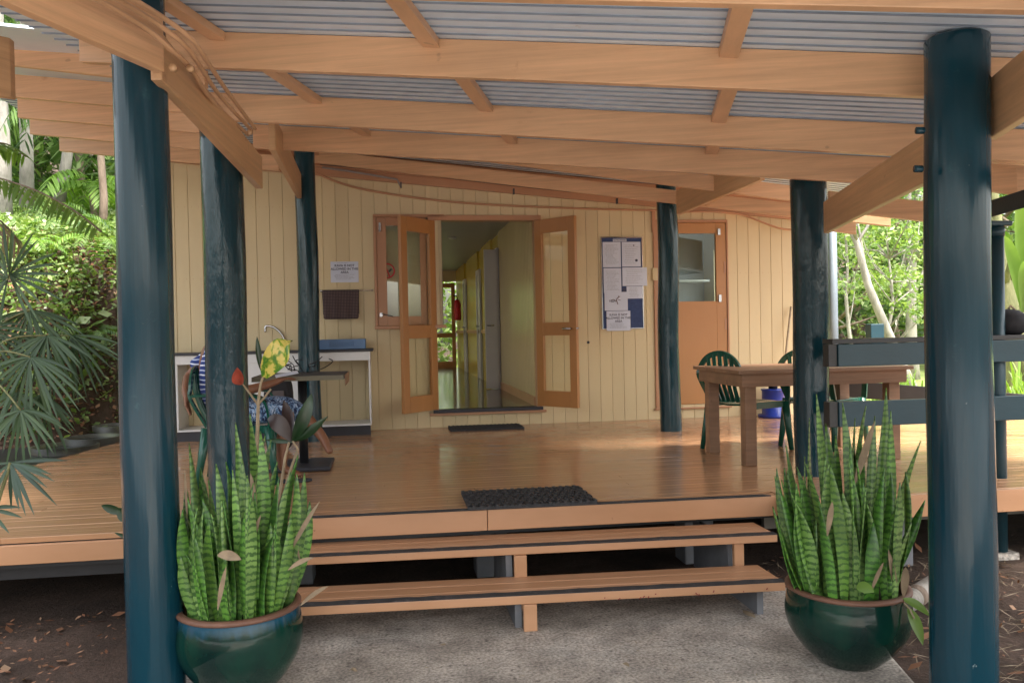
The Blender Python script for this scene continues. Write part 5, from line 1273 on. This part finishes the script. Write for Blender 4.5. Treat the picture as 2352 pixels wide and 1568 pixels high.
# vines on the bank: clumped, in two layers
def vinef(r, n):
    x = r.uniform(-9.5, -2.9, n*3); y = r.uniform(9.0, 16.5, n*3); h = hillv(x, y)
    dens = .5+.5*np.sin(x*2.3+np.sin(y*1.7)*1.5)*np.cos(y*1.9+x*.6)
    low = np.clip((h-.7)/.7, 0.02, 1)
    k = r.random(n*3) < (dens*1.0+.04)*low*np.clip((17-y)/5, .05, 1); x, y, h = x[k][:n], y[k][:n], h[k][:n]
    return np.stack([x, y, h+r.uniform(0, .22, len(x))], 1)
def flankf(r, n):
    x = r.uniform(-4.4, -2.85, n); y = r.uniform(8.9, 14, n); h = hillv(x, y); d = .5+.5*np.sin(x*5+y*3)*np.cos(y*4.1); k = (h > .55) & (r.random(n) < .15+.85*d); x, y, h = x[k], y[k], h[k]
    return np.stack([x-.03, y-.05, h+r.uniform(.0, .12, len(x))], 1)
def lc(n, f, size, **k):
    r = np.random.default_rng(k.get('seed', 1)); C = f(r, n); kk = dict(k); return leafcloud(len(C), lambda r_, n_: C, size, **kk)
o_ = fastmesh('ground_vines', np.concatenate([lc(26000, vinef, .075, seed=3, asp=.6), lc(1300, vinef, .17, seed=4, asp=.75, upb=1.2), lc(5000, vinef, .22, seed=14, asp=.07, upb=.3), lc(6500, flankf, .07, seed=15, asp=.6)]), MT['vine']); tag(o_, kind='stuff', label='bright green leafy vines covering the bank on the left', cat='ground cover')
def litf(r, n):
    x = r.uniform(-8, -2.75, n); y = r.uniform(6.6, 12.5, n); h = hillv(x, y); k = r.random(n) < np.where(h < 1.6, 1, .35); k &= ~((x > -3.6) & (y < 7.2)); x, y, h = x[k], y[k], h[k]
    return np.stack([x, y, h+.0+r.uniform(-.02, .03, len(x))], 1)
def litr(r, n):
    x = r.uniform(2.25, 7.5, n); y = r.uniform(.8, 5.2, n); k = x > 2.3+(y < 3)*0; return np.stack([x[k], y[k], r.uniform(-.02, .008, k.sum())], 1)
def litl(r, n):
    x = r.uniform(-4.5, -1.42, n); y = r.uniform(1.5, 5, n); return np.stack([x, y, r.uniform(-.025, .0, n)], 1)
V = np.concatenate([lc(9000, litf, .08, seed=5, asp=.45, upb=1.5), lc(4000, lambda r, n: flankf(r, n)-np.array([0, 0, .04]), .08, seed=25, asp=.45, upb=1.5), lc(1500, litr, .05, seed=6, asp=.25, upb=3), lc(500, litr, .08, seed=8, asp=.5, upb=2), lc(1500, litl, .035, seed=7, asp=.4, upb=3), lc(260, litl, .08, seed=17, asp=.45, upb=3)])
o_ = fastmesh('leaf_litter', V, MT['litter']); tag(o_, kind='stuff', label='brown dead leaves and straw scattered over the soil', cat='leaf litter')
# straw near the right post
def strawf(r, n):
    x = r.uniform(2.35, 7, n); y = r.uniform(1.2, 5.1, n); return np.stack([x, y, r.uniform(-.02, .012, n)], 1)
o_ = fastmesh('straw_mulch', np.concatenate([lc(4500, strawf, .10, seed=9, asp=.06, upb=4), lc(420, spf, .016, seed=19, asp=.3, upb=6)]), MT['straw']); tag(o_, kind='stuff', label='pale dry straw on the soil around the right posts', cat='mulch')

def clumps(cen, rad, per, size, seed, upb=.4, asp=.5):
    r = np.random.default_rng(seed); out = []
    for (c, R) in zip(cen, rad):
        k = int(per*R*R)+8; d = r.normal(size=(k, 3)); d /= np.linalg.norm(d, axis=1)[:, None]; rr_ = R*np.cbrt(r.uniform(.25, 1, k))[:, None]
        C = np.array(c)+d*rr_*np.array([1, 1, .62]); out.append(leafcloud(k, lambda a, b_: C, size, upb=upb, seed=int(r.integers(1e6)), asp=asp))
    return np.concatenate(out)
def tree(label, x, y, z, H, cr, mat, bark, seed, name='broadleaf_tree', tr=.12, lean=(0, 0), ncl=26, leafs=.16, per=330, group='trees beyond the veranda', crown0=.35, bare=0):
    rnd = random.Random(seed); t_ = thing(name, label, 'tree', (x, y, z), 0, group)
    b = MB(); top = Vector((x+lean[0], y+lean[1], z+H*.8)); base = Vector((x, y, z-.2)); P = [base.lerp(top, i/7)+Vector((rnd.uniform(-.1, .1), rnd.uniform(-.1, .1), 0))*(i > 0) for i in range(8)]
    b.tube(P, [tr*(1.25 if i == 0 else 1)*(1-.75*i/7) for i in range(8)], 10); cen = []; rad = []
    for k in range(ncl):
        t = rnd.uniform(crown0, 1); a = rnd.uniform(0, 6.28); rr_ = cr*rnd.uniform(.15, 1)*(1.05-.55*abs(t-.6)); s0 = P[min(7, int(t*7))]
        c = Vector((s0.x+math.cos(a)*rr_, s0.y+math.sin(a)*rr_, z+H*t+rnd.uniform(-.3, .3))); cen.append(c); rad.append(rnd.uniform(.28, .62)*cr*.5)
        if k % 2 == 0: m_ = (s0+c)/2+Vector((0, 0, rnd.uniform(-.2, .3))); b.tube([s0, m_, c], [tr*.35, tr*.2, tr*.06], 6)
    for k in range(bare):
        s0 = P[rnd.randint(2, 6)]; c = s0; Q = [c]
        dd = Vector((rnd.uniform(-1, 1), rnd.uniform(-.5, .5), rnd.uniform(-.1, .7))).normalized()
        for j in range(5): dd = (dd+Vector((rnd.uniform(-.5, .5), rnd.uniform(-.5, .5), rnd.uniform(-.4, .4)))).normalized(); Q.append(Q[-1]+dd*cr*.28)
        b.tube(Q, [tr*.4, tr*.3, tr*.22, tr*.15, tr*.1, tr*.04], 6)
    b.build('trunk', MT[bark], t_, smooth=True)
    fastmesh('crown', clumps(cen, rad, per, leafs, seed+50), MT[mat], t_); return t_
# right: trees beyond the lawn
def rx(px, Y): p = ony(px, 770, Y); return p.x
tree('bushy tree beyond the lawn directly right of the grey post', rx(1950, 19), 19, .1, 6.5, 2.0, 'forestlight', 'barkpale', 11, bare=2, tr=.06, leafs=.13, per=500)
tree('pale tree with twisted bare limbs in the middle of the right gap', rx(2050, 17), 17, .1, 4.2, 1.5, 'forestlight', 'barkpale', 12, bare=8, ncl=26, leafs=.12, tr=.055, per=500)
tree('leaning pale trunked tree left of the thick right post', rx(2112, 15), 15, .0, 7, 1.6, 'forest', 'barkpale', 13, lean=(-2.2, .4), tr=.11, ncl=22, crown0=.55)
tree('tall straight pale tree just left of the thick right post', rx(2095, 20), 20, .1, 9, 2.2, 'forestlight', 'barkpale', 14, tr=.16, crown0=.3)
tree('mossy trunked tree right of the thin metal post', rx(2330, 12.5), 12.5, .0, 6.5, 1.5, 'banana', 'mossbark', 15, tr=.20, lean=(-.5, 0), crown0=.45)
lbls = ['dark bushy forest tree behind the twisted bare one', 'dense forest tree at the left of the right gap', 'dense forest tree at the right of the right gap', 'bright leafy forest tree behind the thin metal post', 'tall forest tree at the far right edge', 'forest tree low behind the wooden table']
for k, (px, Y, H, c_) in enumerate(((2060, 27, 9, 3.4), (1900, 25, 10, 3.2), (2170, 25, 9, 3.2), (2290, 22, 9, 3.0), (2420, 20, 9, 3.0), (1970, 31, 12, 4.0))):
    tree(lbls[k], rx(px, Y), Y, .3, H, c_, 'forest' if k % 2 == 0 else 'forestlight', 'bark', 30+k, ncl=34, leafs=.26, per=110, crown0=.08, tr=.2)
def farf(r, n):
    x = r.uniform(6, 45, n); y = r.uniform(30, 42, n); z = .3+(y-30)*.35+r.uniform(0, 1, n)**1.2*9; return np.stack([x, y, z], 1)
o_ = fastmesh('far_forest', lc(26000, farf, .5, seed=21, asp=.6), MT['forest']); tag(o_, kind='stuff', label='dense far forest behind the lawn on the right', cat='forest')
# strappy grass plants beyond the deck on the right
def strappy(label, x, y, z, n, H, seed, mat='grassy'):
    rnd = random.Random(seed); b = MB()
    for k in range(n):
        a = rnd.uniform(0, 6.28); bx, by = x+rnd.uniform(-.25, .25), y+rnd.uniform(-.2, .2); h = H*rnd.uniform(.6, 1.1); o = rnd.uniform(.1, .5)*h
        blade(b, (bx, by, z), (bx+math.cos(a)*o, by+math.sin(a)*o*.6, z+h*rnd.uniform(.6, 1)), .016, lean=(0, 0, h*.35), n=6, side=Vector((math.cos(a+1.57), math.sin(a+1.57), 0)))
    o_ = b.build('strappy_plant', MT[mat], None, smooth=True, fix=False); return tag(o_, label, 'plant', 'strappy leaved plants beyond the deck')
for k, (px, Y, nm) in enumerate(((2010, 9.8, 'strappy green plant seen between the middle table legs'), (2070, 10.3, 'strappy green plant seen beside the right table leg'), (2275, 9.2, 'strappy green plant just left of the thin metal post'), (2325, 9.0, 'strappy green plant just right of the thin metal post'), (2360, 9.4, 'strappy green plant at the right edge under the railing'))):
    strappy(nm, rx(px, Y), Y, -.03, 60, 1.15, 60+k)
# banana plant far right
bn_ = thing('banana_plant', 'broad leaved banana plant at the upper right edge', 'plant', (rx(2345, 10.5), 10.5, 0))
b = MB(); bx = rx(2350, 10.5)
for x1, y1, w in ((2335, 480, .13), (2390, 380, .14), (2305, 580, .10), (2420, 520, .13), (2350, 640, .10)):
    tip = dep(x1, y1-40, 10.4); blade(b, (bx, 10.5, 1.6), tip, w, lean=(0, 0, .3), n=10, side=Vector((1, .3, .2)))
b.build('leaves', MT['banana'], bn_, smooth=True, fix=False); MB().tube([(bx, 10.5, 0), (bx+.03, 10.5, 1.0), (bx, 10.5, 1.75)], [.10, .08, .05], 12).build('stem', MT['mossbark'], bn_, smooth=True)

# ---------------- left: palms
def fan(b, hub, dirs, L, w, droop, rnd, nrm):
    for d in dirs:
        d = Vector(d).normalized(); l = L*rnd.uniform(.82, 1.1)
        side = d.cross(nrm).normalized(); P = []; Wd = []
        for i in range(8):
            t = i/7; P.append(hub+d*l*t+Vector((0, 0, -droop*l*t*t))); Wd.append(w*(.25+1.1*t if t < .45 else .75*(1-((t-.45)/.55)**2)+.03))
        b.strip(P, side, Wd, .35)
def fanset(parent, hx, hy, D, angs, L, w, droop, seed, mat='palm', tilt=(0, -.4, .9), stem=None):
    rnd = random.Random(seed); hub = dep(hx, hy, D); b = MB(); nrm = Vector(tilt).normalized()
    ds = []
    for a in angs:
        a = R_(a+rnd.uniform(-2, 2)); ds.append(RT*math.cos(a)+UP*math.sin(a)+FW*rnd.uniform(-.35, .15))
    fan(b, hub, ds, L, w, droop, rnd, -FW+UP*.2)
    fr_ = b.build('frond', MT[mat], parent, smooth=True, fix=False)
    if stem: MB().tube(poly3([Vector(stem), (Vector(stem)+hub)/2+Vector((0, 0, .15)), hub], 4), .008, 6).build('leaf_stalk', MT['mossbark'], fr_, smooth=True)
fp = thing('fan_palm', 'fan palm clump with drooping split fronds at the left edge of the deck', 'palm', (-3.55, 8.0, .35))
root = Vector((-3.62, 8.05, .45)); mid_ = Vector((-3.75, 8.0, 1.2))
MB().tube([(-3.62, 8.05, .2), (-3.66, 8.04, .7), (-3.75, 8.0, 1.25)], [.05, .045, .035], 10).build('trunk', MT['bark'], fp, smooth=True)
for k, (hx, hy, D, a0, a1, n, L, dr) in enumerate(((22, 632, 7.3, -60, 100, 13, .50, .12), (18, 640, 7.2, 100, 260, 10, .45, .3), (69, 712, 7.5, -170, -5, 18, .50, .22), (108, 770, 7.4, -165, -10, 17, .46, .30), (165, 770, 7.6, -110, 0, 12, .50, .22), (70, 820, 7.2, -175, 0, 18, .55, .30), (40, 900, 7.3, -170, -20, 12, .42, .3), (95, 905, 7.5, -150, -20, 13, .46, .25), (48, 942, 7.0, -170, 5, 13, .38, .35), (-30, 760, 7.4, -120, 40, 14, .5, .3))):
    fanset(fp, hx, hy, D, [a0+(a1-a0)*i/(n-1) for i in range(n)], L, .020, dr, 70+k, stem=mid_)
fp2 = thing('dark_fan_palm', 'dark fan palm frond reaching over the deck in the left foreground', 'palm', tuple(dep(-40, 1200, 3.7)))
p0 = dep(-80, 1300, 3.7); p0.z = 0
fanset(fp2, 24, 1062, 3.7, [-175, -140, -115, -92, -72, -60, -52, -42, -34, -22, -12, -4, 8], .235, .0125, .12, 90, 'palmdark', stem=p0)
fanset(fp2, -30, 1170, 3.7, [-60, -30, -5, 15, -90], .16, .012, .2, 91, 'palmdark', stem=p0)
# feather frond
def feather(b, P, L, w, n, droop, rnd, up=Vector((0, 0, 1))):
    P = poly3([Vector(p) for p in P], 12); m_ = len(P)
    for i in range(n):
        t = .04+.95*i/n; j = min(m_-2, int(t*(m_-1))); p = P[j]; d = (P[j+1]-P[j]).normalized(); s = d.cross(up).normalized()
        l = L*(.35+.65*math.sin(math.pi*min(1, .15+t*.8)))*rnd.uniform(.9, 1.1)
        for sg in (-1, 1):
            q = p+s*sg*l*.72+d*l*.45+Vector((0, 0, -droop*l)); mm = (p+q)/2+Vector((0, 0, droop*l*.3))
            blade(b, p, q, w, lean=(mm-(p+q)/2), n=4, side=d)
def featherfrond(parent, P, L, w, n, droop, seed, mat):
    rnd = random.Random(seed); b = MB(); feather(b, P, L, w, n, droop, rnd); o_ = b.build('frond', MT[mat], parent, smooth=True, fix=False)
    MB().tube(poly3([Vector(p) for p in P], 5), .007, 6).build('leaf_stalk', MT['bark'], o_, smooth=True)
ff = thing('feather_palm', 'feather palm with a bright green frond arching across the upper left', 'palm', tuple(dep(-260, 800, 8.5)))
D_ = 7.0
featherfrond(ff, [dep(-150, 430, D_), dep(-40, 405, D_), (dep(40, 422, D_)), dep(110, 450, D_-.1), dep(180, 490, D_-.2), dep(232, 532, D_-.3)], .30, .014, 34, .55, 1, 'fern')
featherfrond(ff, [dep(-150, 430, D_), dep(-60, 340, 7.4), dep(10, 330, 7.6), dep(60, 360, 7.8)], .30, .014, 22, .5, 2, 'fern')
featherfrond(ff, [dep(-150, 430, D_), dep(-80, 500, 7.4), dep(-10, 500, 7.6), dep(50, 560, 7.8)], .34, .010, 24, .9, 3, 'straw')
tb_ = dep(-150, 430, D_); MB().tube([(tb_.x-.2, tb_.y, .4), (tb_.x-.05, tb_.y, 1.6), tuple(tb_)], [.09, .075, .05], 10).build('trunk', MT['barkpale'], ff, smooth=True)
# palms up the bank
def palmtree(label, px, py, D, H, nfr, L, seed, tr=.07, lean=0, mat='forest', bark='barkpale', wl=.018):
    rnd = random.Random(seed); base = dep(px, py, D); base.z = hill(base.x, base.y)-.1
    t_ = thing('bank_palm', label, 'palm', tuple(base), 0, 'palms and trees on the left bank')
    top = base+Vector((lean, 0, H)); MB().tube([base, base.lerp(top, .3)+Vector((.03, 0, 0)), base.lerp(top, .65), top], [tr*1.25, tr, tr*.9, tr*.8], 12).build('trunk', MT[bark], t_, smooth=True)
    b = MB()
    for k in range(nfr):
        a = 2*math.pi*k/nfr+rnd.uniform(-.3, .3); e_ = rnd.uniform(-.1, .9); l = L*rnd.uniform(.8, 1.1); d = Vector((math.cos(a), math.sin(a), 0))
        feather(b, [top, top+d*l*.35+Vector((0, 0, l*.3*e_)), top+d*l*.75+Vector((0, 0, l*(.25*e_-.15))), top+d*l+Vector((0, 0, l*(.05*e_-.5)))], l*.30, wl, 22, .5, rnd)
    b.build('crown', MT[mat], t_, smooth=True, fix=False)
    return t_
palmtree('pale trunked palm nearest the left edge on the bank', 8, 560, 11.5, 3.6, 11, 1.5, 1, .10)
palmtree('straight white trunked palm second from the left edge', 62, 520, 12.5, 4.2, 11, 1.5, 2, .09)
palmtree('leaning pale trunked palm under the rafter ends', 125, 500, 13, 3.2, 12, 1.6, 3, .08, .55)
palmtree('slim brown trunked palm just left of the nearest post', 236, 545, 12, 2.0, 12, 1.3, 4, .055, 0, 'forest', 'bark')
palmtree('short dark palm between the leaning palm and the slim palm', 185, 520, 14.5, 2.0, 13, 1.7, 5, .07, 0, 'forest', 'bark')
palmtree('short bushy palm behind the white trunked palms', 90, 520, 15.5, 1.6, 13, 1.8, 6, .07, 0, 'fern', 'bark')
palmtree('small low palm on the crest near the slim palm', 215, 560, 12.8, .7, 11, 1.0, 7, .05, 0, 'fern', 'bark')
for k, (px, Y, nm) in enumerate(((-60, 17, 'dark forest tree at the far left of the bank'), (60, 18, 'dark forest tree behind the white trunked palms'), (170, 18.5, 'dark forest tree behind the leaning palm'), (270, 17.5, 'dark forest tree behind the nearest left post'), (380, 19, 'dark forest tree on the bank hidden mostly by the building'))):
    x = ony(px, 500, Y).x; tree(nm, x, Y, hill(x, Y)-.1, 7, 2.6, 'forest', 'bark', 200+k, ncl=40, leafs=.2, per=170, crown0=.02, tr=.13, group='palms and trees on the left bank')
def undf(r, n):
    x = r.uniform(-14, -3, n); y = r.uniform(14.5, 19, n); h = hillv(x, y); return np.stack([x, y, h+r.uniform(0, 1, n)**1.5*3.2], 1)
o_ = fastmesh('undergrowth', np.concatenate([lc(9000, undf, .28, seed=33, asp=.35), lc(6000, undf, .5, seed=34, asp=.06, upb=0)]), MT['forest']); tag(o_, kind='stuff', label='dark tangled undergrowth at the top of the left bank', cat='undergrowth')
# hanging dead fronds
def deadf(label, x, y, D, L, seed):
    rnd = random.Random(seed); b = MB(); p = dep(x, y, D)
    for k in range(26):
        q = p+Vector((rnd.uniform(-.25, .25), rnd.uniform(-.2, .2), -L*rnd.uniform(.5, 1))); blade(b, p+Vector((rnd.uniform(-.1, .1), 0, 0)), q, .012, lean=(rnd.uniform(-.1, .1), 0, .1), n=4)
    o_ = b.build('dead_frond', MT['straw'], None, smooth=True, fix=False); tag(o_, label, 'dead frond', 'dead fronds on the left bank')
deadf('dry brown frond draped over the left edge of the bank', 20, 520, 10.3, .9, 1)
deadf('dry brown frond lying on the vines near the nearest post', 236, 640, 10.6, .45, 2)
deadf('dry grey frond hanging on the crest behind the vines', 150, 500, 12.2, .8, 3)
for k, (px, py, Y, mat_, nm) in enumerate(((60, 640, 10.8, 'fern', 'green fern sprouting low on the bank near the left edge'), (150, 600, 11.6, 'forest', 'dark green fern in the middle of the vine covered bank'), (225, 600, 11.2, 'fern', 'bright fern on the bank below the slim brown trunk'), (110, 540, 12.8, 'forest', 'dark fern near the top of the bank under the leaning trunk'), (200, 760, 10.2, 'forest', 'small dark fern beside the brown leaf litter'))):
    q = ony(px, py, Y); q.z = hill(q.x, q.y); fe_ = thing('bank_fern', nm, 'fern', tuple(q), 0, 'ferns on the left bank'); rnd = random.Random(300+k); b = MB()
    for j in range(8):
        a = j*.785+rnd.uniform(-.2, .2); l = rnd.uniform(.35, .6); d = Vector((math.cos(a), math.sin(a), 0))
        feather(b, [q, q+d*l*.4+Vector((0, 0, l*.55)), q+d*l*.8+Vector((0, 0, l*.5)), q+d*l*1.1+Vector((0, 0, l*.2))], l*.28, .009, 18, .4, rnd)
    b.build('fronds', MT[mat_], fe_, smooth=True, fix=False)
# round tubs
def tub(label, px, py, Y, r, h):
    p = ony(px, py, Y); z = hill(p.x, p.y)-.05; t_ = thing('round_tub', label, 'tub', (p.x, p.y, z), 0, 'round dark tubs behind the deck')
    zt_ = p.z; h = zt_-z
    MB().lathe([(0, 0), (r*.6, 0), (r*.8, h*.3), (r*.95, h*.75), (r, h), (r*.93, h), (r*.88, h*.9)], (p.x, p.y, z), 40).build('bowl', paint('tub_'+label[:5], (.05, .05, .04), .45, .3, 6, bstr=.3, dirt=(.10, .11, .05), dirtlo=.5), t_, smooth=True)
    MB().lathe([(r*.90, h*.93), (0.001, h*.93)], (p.x, p.y, z), 40).build('water', paint('tubwater', (.02, .025, .025), .03, .1, bstr=0), t_)
tub('wide round dark tub of water at the back left of the deck', 215, 1002, 8.9, .27, .2)
tub('smaller dark tub behind the wide tub of water', 262, 975, 9.7, .22, .2)
tub('low dark tub under the palm fronds left of the wide tub', 150, 1022, 8.5, .30, .2)
# plants behind the exit door glass and behind the building
def exitf(r, n): return np.stack([r.uniform(-3, 5, n), r.uniform(22, 25, n), .2+r.uniform(0, 1, n)**1.1*3.6], 1)
o_ = fastmesh('rear_shrubs', lc(5000, exitf, .25, seed=44, asp=.5), MT['forestlight']); tag(o_, kind='stuff', label='bright shrubs seen through the glass exit door', cat='shrubs')
